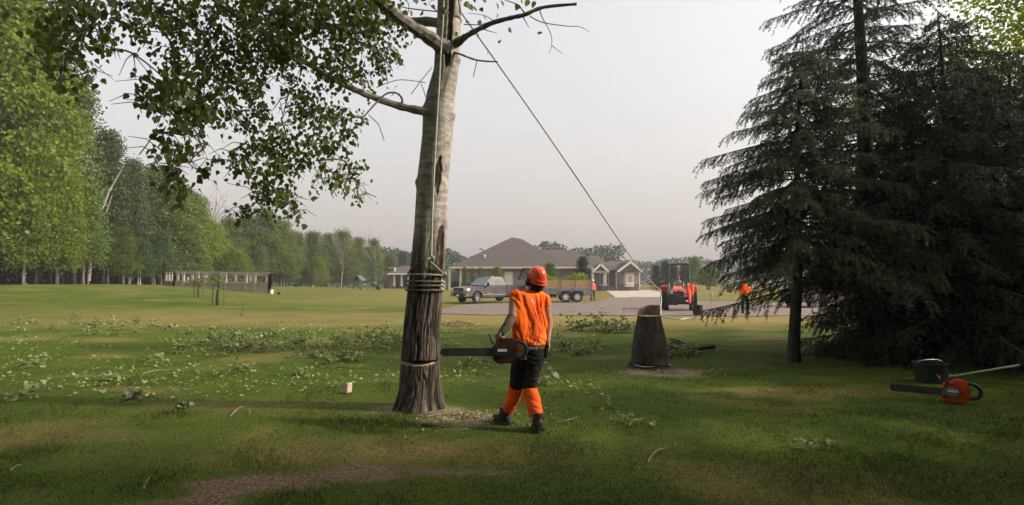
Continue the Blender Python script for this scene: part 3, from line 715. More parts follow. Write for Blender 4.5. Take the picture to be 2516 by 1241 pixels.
br, _ = limb('branch', [(1105, 118, 7.5), (1133, 98, 7.4), (1152, 85, 7.35), (1205, 58, 7.3), (1255, 44, 7.25), (1290, 36, 7.2), (1335, 18, 7.2), (1417, 10, 7.15)], [.075, .050, .036, .032, .028, .027, .022, .017], m_dead)
br['label'] = 'bare dead limb broken off on the right'
for tw, w in [([(1290, 34, 7.2), (1272, 12, 7.15), (1240, 0, 7.1)], .012), ([(1325, 22, 7.2), (1333, 45, 7.2), (1352, 80, 7.2), (1356, 105, 7.2), (1350, 132, 7.2)], .008), ([(1356, 112, 7.2), (1382, 132, 7.2)], .006),
              ([(1302, 40, 7.2), (1332, 55, 7.2), (1390, 64, 7.2), (1425, 66, 7.2), (1447, 78, 7.2)], .008), ([(1285, 42, 7.2), (1300, 68, 7.2)], .009), ([(1218, 55, 7.3), (1190, 38, 7.3), (1148, 32, 7.3)], .007),
              ([(1180, 70, 7.3), (1222, 82, 7.3)], .008), ([(1140, 60, 7.4), (1192, 61, 7.3), (1215, 52, 7.3)], .008)]:
    MB().tube(smooth_path([P(*q) for q in tw], 3), [w * (1 - .6 * i / (3 * (len(tw) - 1))) for i in range(3 * (len(tw) - 1) + 1)], 5).build('twig', m_dead, br, world=True)
for tw, w in [([(1110, 128, 7.45), (1130, 133, 7.4), (1172, 148, 7.35), (1223, 152, 7.3)], .016), ([(985, 258, 7.33), (988, 244, 7.3), (975, 229, 7.25), (950, 230, 7.2), (925, 252, 7.15), (893, 288, 7.1)], .016),
              ([(1090, 30, 7.6), (1000, 20, 7.9), (975, 10, 7.9)], .009)]:
    b2, _ = limb('branch', tw, [w, w * .85, w * .55], m_dead, n=6)
    subs = [[(1172, 150, 7.35), (1163, 188, 7.3)]] if tw[0][0] == 1110 else ([[(906, 282, 7.12), (930, 305, 7.1), (944, 345, 7.1)], [(968, 228, 7.2), (962, 236, 7.2)]] if tw[0][0] == 985 else [])
    for s in subs: MB().tube([P(*q) for q in s], [.006] * len(s), 5).build('twig', m_dead, b2, world=True)
for tw in [[(925, 215, 7.2), (950, 205, 7.2), (985, 196, 7.2), (1045, 203, 7.25)], [(1010, 232, 7.3), (1035, 198, 7.3), (1062, 165, 7.35)], [(1035, 205, 7.3), (1048, 244, 7.3)], [(1000, 40, 7.1), (1005, 15, 7.1), (998, 0, 7.1)],
           [(815, 455, 7.1), (812, 470, 7.1), (820, 487, 7.1)], [(893, 470, 7.0), (925, 485, 7.0)], [(385, 315, 5.6), (365, 350, 5.6), (342, 380, 5.6)]]:
    MB().tube(smooth_path([P(*q) for q in tw], 3), .0055, 5).build('twig', m_dead, tree_root, world=True)

# leaves: hanging boughs left of the trunk, and the crown above
CL = [ # px, py, rx, ry, depth, density
 (400, 40, 110, 70, 6.1, 0.74), (520, 45, 130, 75, 6.4, 0.81), (660, 70, 140, 90, 6.7, 0.93), (790, 70, 130, 95, 7.0, 0.93), (900, 90, 95, 85, 7.3, 0.78), (600, 150, 130, 70, 6.6, 0.89), (740, 175, 125, 62, 6.8, 0.85),
 (470, 130, 110, 60, 6.2, 0.78), (860, 170, 85, 60, 7.1, 0.74), (940, 140, 45, 60, 7.3, .6), (690, 20, 150, 50, 6.8, 0.81), (880, 30, 110, 45, 7.2, 0.74), (560, 220, 95, 50, 6.5, .9),
 (400, 190, 80, 48, 5.7, 1.0), (365, 255, 62, 26, 5.5, 1.0), (430, 250, 78, 50, 5.7, 1.0), (500, 235, 60, 55, 5.9, .9), (445, 310, 62, 38, 5.6, 1.0), (405, 365, 42, 28, 5.5, 1.0), (465, 400, 48, 38, 5.6, 1.0), (425, 415, 40, 28, 5.5, .9), (490, 350, 26, 22, 5.6, .7), (438, 462, 24, 32, 5.5, .9),
 (600, 285, 55, 40, 6.5, .6), (700, 265, 80, 42, 6.8, .75), (790, 280, 80, 48, 6.9, .8), (850, 300, 48, 45, 7.0, .8), (620, 350, 58, 34, 6.4, .9), (700, 345, 80, 46, 6.6, .95), (790, 370, 75, 42, 6.8, .95), (560, 385, 36, 28, 6.3, .8), (860, 430, 48, 36, 7.0, 1.0), (800, 430, 45, 30, 6.8, .8),
 (690, 415, 75, 36, 6.5, .9), (620, 420, 50, 30, 6.4, .7), (650, 475, 55, 34, 6.4, .9), (700, 490, 50, 38, 6.5, .85), (600, 525, 42, 22, 6.3, .9), (725, 528, 28, 20, 6.5, .8), (880, 480, 22, 16, 7.0, .7), (655, 525, 24, 14, 6.4, .6),
 (150, 30, 70, 48, 5.1, 1.0), (230, 55, 66, 50, 5.2, 1.0), (165, 100, 78, 40, 5.0, 1.0), (255, 105, 40, 30, 5.2, 1.0), (150, 195, 36, 24, 4.9, .9), (215, 170, 38, 26, 5.0, .9), (110, 160, 24, 26, 4.9, .9), (210, 10, 90, 30, 5.3, .9), (300, 12, 60, 18, 5.7, .9)]
def poplar_crown():
    g = np.random.default_rng(99); A = []; S = []; tw = MB(); nodes = []
    for L in LIMBS[:4]:
        for i in range(len(L) - 1):
            for t in np.linspace(0, 1, 5): nodes.append(L[i].lerp(L[i + 1], float(t)))
    limb_nodes = list(nodes)
    order = sorted(CL, key=lambda c: c[1])
    cen = []
    for (px, py, rx, ry, d, q) in order:
        c = P(px, py, d); k = d / FPX; rx_, ry_ = rx * k, ry * k
        # the twig that carries this clump
        best = min(nodes, key=lambda p: (p - c).length * (1.0 if p.z > c.z - .2 else 1.8))
        mid = best.lerp(c, .5) + Vector((g.normal() * .06, g.normal() * .06, .10))
        path = smooth_path([best, mid, c, c + Vector((g.normal() * .1, 0, -ry_ * .6))], 3)
        tw.tube(path, [.013 - .0095 * i / (len(path) - 1) for i in range(len(path))], 5); nodes += path[2:]
        for _ in range(9):
            e = c + Vector((g.uniform(-1, 1) * rx_, g.uniform(-1, 1) * .4, g.uniform(-1, .6) * ry_)); s = path[int(g.integers(3, len(path)))]
            m_ = s.lerp(e, .5) + Vector((0, 0, .05)); tw.tube([s, m_, e], [.006, .0045, .0025], 4)
        n = int(PI * rx_ * ry_ * (980 if d > 6.05 else 720) * q)
        r_ = np.sqrt(g.random(n)); a = g.uniform(0, 2 * PI, n)
        # leaves gather on sprays, so the outline stays ragged and gaps stay open
        ns = max(4, n // 15); sp = np.stack([np.cos(g.uniform(0, 2 * PI, ns)), np.zeros(ns), np.zeros(ns)], -1)
        sa = g.uniform(0, 2 * PI, ns); sr = np.sqrt(g.random(ns)) * .93; sp = np.stack([np.cos(sa) * sr * rx_, np.zeros(ns), np.sin(sa) * sr * ry_], -1); dp = 1 + g.normal(size=ns) * .32 / d; eye = np.array([0, 0, CAMZ])
        idx = g.integers(0, ns, n); pos = eye + (np.array(c[:]) + sp[idx] - eye) * dp[idx][:, None] + g.normal(size=(n, 3)) * (.058, .06, .066)
        A.append(pos); S.append(np.clip(g.normal(.053, .012, n), .028, .09) if d > 6.05 else np.clip(g.normal(.065, .014, n), .035, .1))
    for k in range(120):       # crown above the frame, mostly on the left where the living limbs are
        L = LIMBS[int(g.choice([0, 1, 2, 3, 3, 3, 1, 4]))]; p = L[int(g.integers(max(1, len(L) // 2), len(L)))]
        c = np.array(p[:]) + g.normal(size=3) * (.75, .9, .5)
        if c[2] < CAMZ + c[1] * .5 + .05: continue
        n = 95; A.append(c + g.normal(size=(n, 3)) * (.36, .36, .3)); S.append(g.uniform(.06, .09, n))
    pos = np.concatenate(A); n = len(pos)
    ax = unit(np.array([0, 0, -1.0]) + .75 * rdir(g, n)); nr = unit(rdir(g, n) * (1, 1, .5))
    v, f = leaf_arrays(pos, ax, nr, np.concatenate(S), LEAF6, LEAF6_F)
    off = np.array(T0[:])
    cm = np_mesh('foliage', v - off, f)
    o = link_mesh('foliage', cm, M('poplar_leaf', (.042, .068, .013), (.098, .13, .02), 3.5, .5, spec=.3, transl=.42), tree_root); o['kind'] = 'stuff'
    tw.build('twigs', m_dead, tree_root, world=True)['kind'] = 'stuff'
poplar_crown()

# ------------------------------------------------------------------ ropes
m_rope = M('rope_green_white', (.52, .56, .47), (.24, .33, .26), 130, .85, .4, 200)
m_rope_dk = M('rope_weathered', (.13, .125, .095), (.06, .058, .045), 80, .9, .4, 200)
m_rope_tan = M('rope_tan', (.33, .30, .22), (.18, .165, .12), 80, .9, .4, 200)
rp = [P(1094, y, 7.28) for y in (-420,)] + [P(1090, 0, 7.27), P(1084, 110, 7.26), P(1077, 240, 7.24), P(1071, 340, 7.23), P(1066, 440, 7.23), P(1062, 540, 7.24), P(1060, 628, 7.245)]
lr = empty('hanging_rope', P(1060, 640, 7.24), 0, 'pale green rope hanging down the trunk to the knot of the sling', 'rope')
MB().tube(smooth_path(rp, 6), .0115, 8).build('strand', m_rope, lr, True, world=True)
kn = MB(); kc = P(1061, 633, 7.22)
for a_ in range(3): kn.tube([kc + Vector((math.cos(t) * .026, -.012 * math.sin(2 * t + a_), -.012 * a_ + math.sin(t) * .016)) for t in np.linspace(0, 2 * PI, 14)], .011, 6)
kn.build('knot', m_rope, lr, True, world=True)
sl = empty('rope_sling', tree_at(700, 0), 0, 'weathered rope sling wrapped several times round the trunk, tied to the hanging rope', 'rope')
def wrap(py0, py1, a0, a1, out=1.05, r=.013, mat=m_rope_dk, sag=0.0, n=44):
    pts = []
    for i in range(n):
        t = i / (n - 1); a = a0 + (a1 - a0) * t; py = py0 + (py1 - py0) * t + sag * math.sin(PI * t)
        p = tree_at(py, a, 1.0); r0 = float(np.interp(p.z, tz, trr)); x0 = float(np.interp(p.z, tz, tx)); q = r0 * out + r
        pts.append(Vector((x0 + math.sin(a) * q, TD - math.cos(a) * q, p.z)))
    return MB().tube(pts, r, 7).build('rope_wrap', mat, sl, True, world=True)
wrap(678, 682, -PI, PI, 1.06, .012, m_rope_tan, -5); wrap(690, 693, -PI, PI, 1.06, .014); wrap(701, 702, -PI, PI, 1.055, .014); wrap(712, 713, -PI, PI, 1.05, .013)
wrap(636, 676, .05, 1.2, 1.10, .013, m_rope_tan, 2); wrap(640, 672, -.05, -1.3, 1.06, .010, m_rope_dk, 3)
MB().tube([tree_at(674, -.55, 1.16), tree_at(690, -.53, 1.17), tree_at(716, -.5, 1.14)], .012, 7).build('rope_wrap', m_rope_dk, sl, True, world=True)
for py in (688, 697, 706): MB().tube([tree_at(py, 1.0, 1.12), tree_at(py + 5, 1.25, 1.14), tree_at(py + 7, 1.5, 1.1)], .013, 7).build('rope_wrap', m_rope, sl, True, world=True)
sk = MB(); c0 = tree_at(676, 1.2, 1.13)
sk.tube([c0 + Vector((math.cos(t) * .028, -.01, math.sin(t) * .045)) for t in np.linspace(-.6, PI + .6, 14)], .011, 7); sk.bar(c0 + Vector((-.036, -.01, -.026)), c0 + Vector((.036, -.01, -.026)), .018)
sk.build('shackle', M('steel_dull', (.30, .30, .29), (.16, .16, .16), 20, .45, metal=.8), sl, True, world=True)
pull = empty('pull_rope', P(1610, 690, 31.2), 0, 'taut pulling line running from the tree top to the tractor', 'rope')
p0, p1 = P(1132, 30, 7.4), P(1622, 712, 31.0)
pp = [p0.lerp(p1, t) + Vector((0, 0, -.55 * math.sin(PI * t) * t)) for t in np.linspace(0, 1, 40)]
MB().tube([tree_at(-60, -.6, 1.1), tree_at(-20, .6, 1.1), p0] + pp[1:], [.012] * 3 + [.0125 + .011 * t for t in np.linspace(0, 1, 39)], 6).build('strand', m_rope_tan, pull, True, world=True)

# ------------------------------------------------------------------ the spruces
def spruce_mesh(seed, Ht, Rm, z0, nb, dense=1.0, shape=.85, droop=.22, lean=0.0, keep=None, mat=None):
    g = np.random.default_rng(seed); wood = MB(); cs = []; axs = []; nrs = []; szs = []; core = []
    def tx_(z): return lean * z + .04 * math.sin(z * 1.3 + seed)
    zs = np.linspace(-.1, Ht, 14); wood.tube([(tx_(z), .03 * math.sin(z + seed), z) for z in zs], [(.125 * Ht / 7) * (1 - .95 * max(z, 0) / Ht) + .008 + (.03 if z < 0 else 0) for z in zs], 9)
    for b in range(nb):
        t = (b + g.random()) / nb; t = t ** 1.12; z = z0 + (Ht - z0) * t * .99
        L = Rm * (1 - t) ** shape * g.choice([.55, .8, 1.0, 1.15]) * g.uniform(.85, 1.1) + .12; az = b * 2.39996 + g.uniform(-.4, .4)
        if keep and not keep(z, az, g): continue
        do = droop * g.uniform(.6, 1.5); u = np.array([math.cos(az), math.sin(az)])
        K = max(4, int(L / .22)); pts = []
        for i in range(K + 1):
            s = i / K; r = L * s; dz = L * (.10 * s - (do + .28) * s * s + (do * .9 + .05) * s ** 3 * .9)
            w = .06 * math.sin(s * 5 + b) * s; pts.append(np.array([tx_(z) + u[0] * r - u[1] * w, u[1] * r + u[0] * w, z + dz]))
        pts = np.array(pts); wood.tube(pts.tolist(), [(.018 * L / 2 + .005) * (1 - .85 * i / K) for i in range(K + 1)], 4)
        nl = int(L / .036 * dense) + 4
        for q in range(nl):
            s = .10 + .90 * (q + g.random()) / nl; f = s * K; i = min(int(f), K - 1); p = pts[i] * (1 - (f - i)) + pts[i + 1] * (f - i)
            tang = unit(pts[i + 1] - pts[i]); side = np.array([-tang[1], tang[0], 0.]) * (1 if q % 2 else -1)
            ln = (.26 + .32 * L / Rm * (1 - .6 * s)) * g.uniform(.5, 1.3)
            d0 = unit(tang * g.uniform(.35, .9) + side * g.uniform(.2, 1.0) + np.array([0, 0, -.25])); hang = g.uniform(.15, .95)
            m = max(4, int(ln / .031)); tt = np.linspace(0.05, 1, m)[:, None]
            path = p + d0 * ln * tt * (1 - .35 * tt) + np.array([0, 0, -1.]) * ln * hang * tt ** 1.6 * .6
            tg = np.gradient(path, axis=0); tg = unit(tg)
            for w in range(3):
                rd = rdir(g, m); cs.append(path); axs.append(unit(tg * .75 + unit(np.cross(tg, rd)) * .9)); nrs.append(rd); szs.append(g.uniform(.034, .058, m))
    c = np.concatenate(cs); ax = np.concatenate(axs); nr = np.concatenate(nrs); sz = np.concatenate(szs)
    v, f = leaf_arrays(c, ax, nr, sz, np.array([(-.20, 0, 0), (.20, 0, 0), (0, 1, 0)]), np.array([(0, 1, 2)]))
    wm_ = wood.mesh('trunk'); shade(wm_, 60); wm_.materials.append(m_bark_dark)
    nm_ = np_mesh('crown', v, f); nm_.materials.append(mat or m_needle)
    return wm_, nm_
m_needle = M('spruce_needle', (.015, .030, .015), (.034, .056, .024), 1.8, .65, spec=.25, transl=.12)
m_needle_l = M('spruce_needle_light', (.036, .062, .027), (.066, .10, .038), 1.8, .65, spec=.25, transl=.2)
SPR_A = spruce_mesh(11, 6.7, 2.05, 2.05, 122, 1.2, .42, .22, lean=.045, mat=m_needle_l)
SPR_B = spruce_mesh(12, 11.5, 2.5, 1.6, 185, .95, .68, .26)
SPR_C = spruce_mesh(13, 6.6, 2.4, .2, 165, 1.0, .6, .3)
def spruce(px, py, proto, rz, s, label, d=None):
    p = G(px, py) if d is None else Vector(((px - PW / 2) / FPX * d, d, 0))
    o = empty('spruce_tree', (p.x, p.y, -.03), rz, label, 'spruce', 'spruce trees on the right')
    for nm, me in zip(('trunk', 'crown'), proto): c = link_mesh(nm, me, None, o); c.scale = s
    return o
spruce(1952, 888, SPR_A, 0, (1, 1, 1), 'slender spruce with a bare lower trunk at the left of the spruces')
spruce(2132, 0, SPR_B, 1.0, (1.22, 1.22, 1.04), 'tallest spruce rising out of the top of the picture', d=12.9)
spruce(2330, 0, SPR_C, .5, (1.2, 1.2, 1.1), 'broad dark spruce with boughs down to the ground behind the orange saw', d=11.6)
spruce(2215, 0, SPR_C, 2.7, (.95, .95, .92), 'dark spruce between the tallest one and the broad one', d=13.4)
spruce(2500, 0, SPR_C, 4.1, (1.15, 1.15, 1.0), 'low dark spruce at the right edge of the picture', d=11.8)
spruce(2420, 0, SPR_C, 5.2, (1.1, 1.1, 1.08), 'dark spruce behind the low one at the right edge', d=14.0)
# a maple in the corner, then unseen trees added to shade the foreground
PROTO['maple'] = deciduous(31, 10.0, 3.6, 2.6, 230, 70, .10, mat_leaf=lf_bright, spread=.42, top_sharp=2.0, trunk_r=.17, limbs=14)
tree('maple_tree', 'maple', 14.9, 16.2, 11.5, 1.2, .4, 'yellow-green leafy tree behind the spruces in the upper right corner')
for i, (x, y, s_) in enumerate([(7.9, 3.3, 1.05), (11.2, 2.3, 1.2), (14.2, 9.6, .9), (9.5, .2, 1.05), (5.5, -5.5, 1.0), (1.0, -7.0, 1.1), (-4.5, -6.0, 1.0)]):
    o = empty('spruce_tree', (x, y, -.03), 2.0 * i + 1, 'tall unseen spruce added to shade the foreground, right of or behind the photographer', 'spruce', 'added shade spruces outside the picture')
    for nm, me in zip(('trunk', 'crown'), SPR_B): c = link_mesh(nm, me, None, o); c.scale = (s_ * 1.15, s_ * 1.15, s_)
for i, (x, y, h_, w_) in enumerate([(5.3, 2.3, 19, 1.2), (-5.6, 2.0, 19, 1.2), (.3, -1.9, 19, 1.25), (-9.5, -3.0, 12, 1.5), (8.5, -4.0, 12, 1.5), (0, -12, 15, 2.0), (-12, -10, 15, 2.0), (12, -10, 15, 2.0)]):  # crowns out of view, added to cut skylight and sun on the foreground
    tree('maple_tree', 'maple', x, y, h_, w_, 1.1 * i, 'leafy unseen tree added to shade the foreground', 'tree', 'added shade trees round the photographer')
for i, (x, y) in enumerate([(7.3, 3.6), (6.6, .6), (10.8, 7.1)]):  # low spruces added out of view to keep the right-hand grass in shade
    o = empty('spruce_tree', (x, y, -.03), 2.4 * i + 1, 'low dense unseen spruce added to shade the grass, right of the photographer', 'spruce', 'added shade spruces outside the picture')
    for nm, me in zip(('trunk', 'crown'), SPR_C): c = link_mesh(nm, me, None, o); c.scale = (1.05, 1.05, 1.1)
# ================================================================== stump, logs, brush and twigs
def stump():
    b = G(1597, 903); o = empty('tree_stump', (b.x, b.y, 0), 0, 'tall dark stump with a stepped cut and a standing splinter of wood on top', 'stump')
    k = b.y / FPX; na = 64
    prof = [(-.03, 57), (.02, 52), (.06, 48), (.16, 44), (.35, 43), (.55, 39.5), (.75, 34.5), (.92, 30), (1.0, 28)]
    zs = np.concatenate([np.arange(-.03, .985, .022), [.985]]); a = np.linspace(-PI, PI, na, endpoint=False); z, a = np.meshgrid(zs, a, indexing='ij')
    r = np.interp(z, [p[0] for p in prof], [p[1] * k for p in prof])
    n = fbm(a * 5.5 + 2 * (fbm(z * 3, a, 2)), z * 2.2, 3); fur = sstep(.2, .03, np.abs(2 * n - 1))
    r = r * (1 + .10 * (fbm(np.cos(a) * 1.4 + 5, np.sin(a) * 1.4 + z * 1.4, 3) - .5)) * (1 + .22 * sstep(.22, -.02, z) * (np.sin(5 * a + 1) * .5 + np.sin(3 * a))) - .013 * fur
    cut = (np.abs(z - .055) < .02) & (np.cos(a) > .1); r = r - np.where(cut, .035, 0)
    x = np.sin(a) * r + z * (-.01); y = -np.cos(a) * r
    m = len(zs); i = np.arange(m - 1)[:, None] * na + np.arange(na)[None]; j = np.arange(m - 1)[:, None] * na + (np.arange(na)[None] + 1) % na
    f = np.stack([i, j, j + na, i + na], -1).reshape(-1, 4)
    col = np.stack([fur, 0 * fur, np.ones_like(fur), np.where(cut, 1., 0)], -1).reshape(-1, 4)
    link_mesh('bark', np_mesh('bark', np.stack([x, y, z], -1).reshape(-1, 3), f, col), M('stump_bark', (.055, .042, .03), (.022, .017, .012), 12, .92, .6, 40, stretch=(1, 1, .3)), o, True)
    m_cut = M('cut_wood', (.50, .40, .28), (.36, .27, .17), 30, .8, .2, 60)
    rt = .222
    # flat saw cut over the front of the stump, the back left standing as a tall splinter
    MB().poly([(math.sin(t) * r_ - .01, -math.cos(t) * r_, .986) for t, r_ in zip(a[0], r[-1])]).build('cut_face', m_cut, o)
    mb = MB(); arc = np.linspace(-1.5, 1.5, 16); top = [1.0 + .19 * min(1, max(0, (t + 1.5) / 1.7)) for t in arc]
    outer = [(math.sin(PI + -t) * rt * .98 - .01, math.cos(t) * rt * .98, 0) for t in arc]
    vs = [(p[0], p[1], .975) for p in outer] + [(p[0], p[1], float(h)) for p, h in zip(outer, top)]; inn = [(p[0] * .72 + .03, p[1] * .45 + .03) for p in outer]
    vs += [(p[0], p[1], .975) for p in inn] + [(p[0], p[1], float(h) - .01) for p, h in zip(inn, top)]; n_ = 16; fs = []
    for q in range(n_ - 1): fs += [(q, q + 1, n_ + q + 1, n_ + q), (2 * n_ + q, 3 * n_ + q, 3 * n_ + q + 1, 2 * n_ + q + 1), (n_ + q, n_ + q + 1, 3 * n_ + q + 1, 3 * n_ + q)]
    fs += [(0, n_, 3 * n_, 2 * n_), (n_ - 1, 3 * n_ - 1, 4 * n_ - 1, 2 * n_ - 1)]
    mb.add(vs, fs); mb.build('splinter', M('hinge_wood', (.19, .115, .07), (.10, .06, .038), 25, .85, .4, 60, stretch=(1, 1, .2)), o, False)
    MB().tube([(math.sin(t) * .372, -math.cos(t) * .372, .07 + .014 * math.sin(3 * t)) for t in np.linspace(-1.3, 1.45, 20)], [(.016, .007)] * 20, 6).build('kerf_lip', m_cut, o)
    MB().tube([(.27, .0, .38), (.33, -.02, .42)], [.045, .03], 8).build('knot', m_bark_dark, o)
stump()

lf_cut = M('cut_leaf', (.20, .24, .075), (.09, .12, .03), 14, .5, spec=.4, transl=.3)
lf_pale = M('cut_leaf_pale', (.26, .30, .12), (.13, .16, .05), 10, .5, spec=.4, transl=.25)
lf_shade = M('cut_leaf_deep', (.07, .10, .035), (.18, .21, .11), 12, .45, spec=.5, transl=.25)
def twig_mesh(seed, n, L, leaf, flat=.5, sub=3, mat=lf_cut):
    """a cut spray lying on the grass: stem, side twigs, leaves -> (stem mesh, leaves mesh)"""
    g = np.random.default_rng(seed); mb = MB(); pts = []
    main = smooth_path([Vector((-L / 2, g.normal() * .05 * L, .02)), Vector((0, g.normal() * .06 * L, .05 * flat + .02)), Vector((L / 2, g.normal() * .08 * L, .02))], 4)
    mb.tube(main, [.009 - .006 * i / 8 for i in range(len(main))], 5)
    br_ = [main]
    for k in range(sub):
        s = main[int(g.integers(1, 7))]; e = s + Vector((g.uniform(-.3, .4) * L, g.uniform(-.35, .35) * L, g.uniform(.0, .14) * flat * 2)); p = [s, s.lerp(e, .5) + Vector((0, 0, .03)), e]; mb.tube(p, [.005, .004, .002], 4); br_.append(p)
    idx = g.integers(0, len(br_), n); pos = []
    for i in idx:
        b = br_[i]; t = g.random() * (len(b) - 1.001); j = int(t); q = b[j].lerp(b[j + 1], t - j); pos.append(q[:])
    pos = np.array(pos) + g.normal(size=(n, 3)) * (.045, .045, .02) * (L / .5); pos[:, 2] = np.abs(pos[:, 2]) + .008
    v, f = leaf_arrays(pos, unit(rdir(g, n) * (1, 1, .5)), unit(np.array([0, 0, .8]) + rdir(g, n)), g.uniform(.7, 1.25, n) * leaf, LEAF6, LEAF6_F)
    sm = mb.mesh('stem'); sm.materials.append(m_bark); lm = np_mesh('leaves', v, f); lm.materials.append(mat)
    return sm, lm
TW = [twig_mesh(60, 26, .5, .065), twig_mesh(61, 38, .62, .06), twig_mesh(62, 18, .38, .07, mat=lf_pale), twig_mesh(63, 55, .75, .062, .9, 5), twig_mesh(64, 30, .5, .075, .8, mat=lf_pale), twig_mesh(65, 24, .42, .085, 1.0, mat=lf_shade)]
TW_BIG = [twig_mesh(70, 330, 1.5, .085, 1.9, 14), twig_mesh(71, 260, 1.1, .085, 2.0, 12, lf_shade)]
def spray(px, py, k, rz, s, label, group='cut leafy sprays on the lawn', name='cut_spray', lib=TW):
    p = G(px, py); o = empty(name, (p.x, p.y, p.z + .012), rz, label, 'branch', group)
    for nm, me in zip(('stem', 'leaves'), lib[k]): c = link_mesh(nm, me, None, o); c.scale = (s, s, s)
    o.children[1]['kind'] = 'stuff'
    return o
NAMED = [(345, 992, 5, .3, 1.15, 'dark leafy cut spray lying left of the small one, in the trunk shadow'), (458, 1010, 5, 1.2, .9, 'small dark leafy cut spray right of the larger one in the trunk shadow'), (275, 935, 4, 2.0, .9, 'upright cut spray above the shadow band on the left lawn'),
         (45, 985, 4, .8, 1.0, 'pale cut spray nearest the left edge'), (80, 905, 4, .2, 1.2, 'pale cut spray high up near the left edge'), (100, 962, 2, 1, 1.1, 'cut spray near the left edge, right of the lowest pale one'), (380, 890, 4, .5, 1.2, 'pale upright cut spray in the middle of the left lawn'), (450, 868, 3, 2.1, 1.2, 'dense cut spray left of the leaf drift'),
         (600, 915, 4, .1, 1.1, 'cut spray left of the wooden wedge'), (745, 925, 1, 2.4, 1.0, 'twiggy cut spray behind the wooden wedge'), (520, 925, 0, .2, .8, 'tiny cut spray midway to the wedge'), (1170, 900, 3, .7, 1.1, 'cut spray below the saw bar'), (1130, 912, 0, 1.7, .8, 'small cut spray close to the trunk right side'),
         (1360, 945, 4, .4, 1.15, 'pale cut spray right of the worker legs'), (1345, 885, 3, 2.9, 1.0, 'leafy cut spray behind the worker hip'), (1490, 1003, 0, 1.1, .55, 'small cut spray in front of the stump'), (1985, 1105, 2, .9, .75, 'white-leaved weed spray in the dark foreground, left one'), (2022, 1103, 2, 2.2, .7, 'white-leaved weed spray in the dark foreground, right one'),
         (1560, 1045, 1, 2.6, .7, 'thin twig spray in front of the stump chips')]
for i, (px, py, k, rz, s, lab) in enumerate(NAMED): spray(px, py, k, rz, s, lab)
# leaf drifts: many alike sprays that nothing tells apart
def drift(cx, cy, rx, ry, n, seed, lab, s0=.8, s1=1.3):
    r_ = random.Random(seed)
    for _ in range(n):
        a = r_.uniform(0, 2 * PI); q = r_.random() ** .6
        spray(cx + math.cos(a) * q * rx, cy + math.sin(a) * q * ry, r_.randrange(5), r_.uniform(0, 6.3), r_.uniform(s0, s1), lab, lab)
drift(690, 848, 190, 22, 34, 1, 'cut leafy spray in the drift left of the trunk')
drift(930, 848, 50, 22, 12, 2, 'cut leafy spray heaped close to the trunk left side', .9, 1.5)
drift(230, 805, 230, 22, 22, 3, 'cut leafy spray scattered on the far left lawn')
drift(560, 822, 150, 14, 14, 4, 'cut leafy spray scattered before the straw strip')
drift(1410, 858, 55, 20, 10, 5, 'cut leafy spray on the lawn between worker and stump')
drift(820, 880, 90, 16, 8, 6, 'cut leafy spray lying just behind the wooden wedge')
def leaf_litter():
    g = np.random.default_rng(123); n = 5200
    px = g.uniform(-100, 1500, n); py = 790 + 190 * g.random(n) ** 1.6
    d = FPX * CAMZ / (py - HORIZON); x = (px - PW / 2) / FPX * d
    w = fbm(x * .45, d * .5, 3); k = g.random(n) < sstep(.35, .6, w); x, d = x[k], d[k]; n = len(x)
    c = np.stack([x, d, hz(x, d) + g.uniform(.015, .05, n)], -1)
    v, f = leaf_arrays(c, rdir(g, n) * (1, 1, .3), unit(np.array([0, 0, 1.]) + .7 * rdir(g, n)), g.uniform(.035, .075, n), LEAF6, LEAF6_F)
    tag(link_mesh('leaf_litter', np_mesh('leaf_litter', v, f), lf_pale), 'loose green leaves scattered over the middle of the lawn', 'leaves', kind='stuff')
leaf_litter()
spray(1462, 812, 0, .1, 1.25, 'large heap of leafy cut brush at the road edge left of the stump', 'brush heaps', 'brush_heap', TW_BIG)
spray(1525, 818, 1, .4, 1.0, 'smaller darker heap of cut brush touching the stump left side', 'brush heaps', 'brush_heap', TW_BIG)
spray(935, 838, 0, .5, .9, 'green brush heap half hidden behind the trunk left side', 'brush heaps', 'brush_heap', TW_BIG)
def sticks(name, pl, r0, label, mat=m_bark, leaves=0):
    """stick lying on the grass along ground pixels"""
    pts = [G(px, py) + Vector((0, 0, .02 + dz)) for px, py, dz in pl]; o = empty(name, pts[0], 0, label, 'stick')
    MB().tube(smooth_path(pts, 4), [r0 * (1 - .6 * i / (4 * (len(pts) - 1))) for i in range(4 * (len(pts) - 1) + 1)], 6).build('stem', mat, o, True, world=True); return o
m_stick = M('stick_pale', (.30, .26, .19), (.17, .145, .10), 20, .9)
sticks('stick', [(1040, 1047, .0), (1075, 1053, .01), (1105, 1058, 0)], .013, 'dark stick on the grass in front of the trunk', m_bark)
sticks('stick', [(1048, 1028, 0), (1085, 1024, .02), (1125, 1020, 0)], .010, 'pale stick on the sawdust before the trunk', m_stick)
sticks('stick', [(565, 1027, 0), (590, 1010, .03), (612, 1012, .02), (612, 1022, 0)], .008, 'curved pale twig left of the wedge in the trunk shadow', m_stick)
sticks('stick', [(1592, 1140, 0), (1612, 1118, .02), (1640, 1105, 0)], .008, 'bent pale twig in the dark foreground right of the worker', m_stick)
sticks('stick', [(1370, 1042, 0), (1395, 1040, .02), (1420, 1028, 0)], .007, 'thin twig right of the worker boots', m_stick)
sticks('stick', [(1545, 1050, 0), (1560, 1040, .02), (1582, 1033, 0)], .008, 'pale twig between the worker and the stump chips', m_stick)
sticks('stick', [(25, 1162, 0), (40, 1155, .02), (52, 1148, 0)], .007, 'short twig at the lower left edge', m_stick)
sticks('stick', [(352, 1208, 0), (362, 1195, .03), (368, 1185, .03)], .006, 'short pale twig beside the bare earth', m_stick)
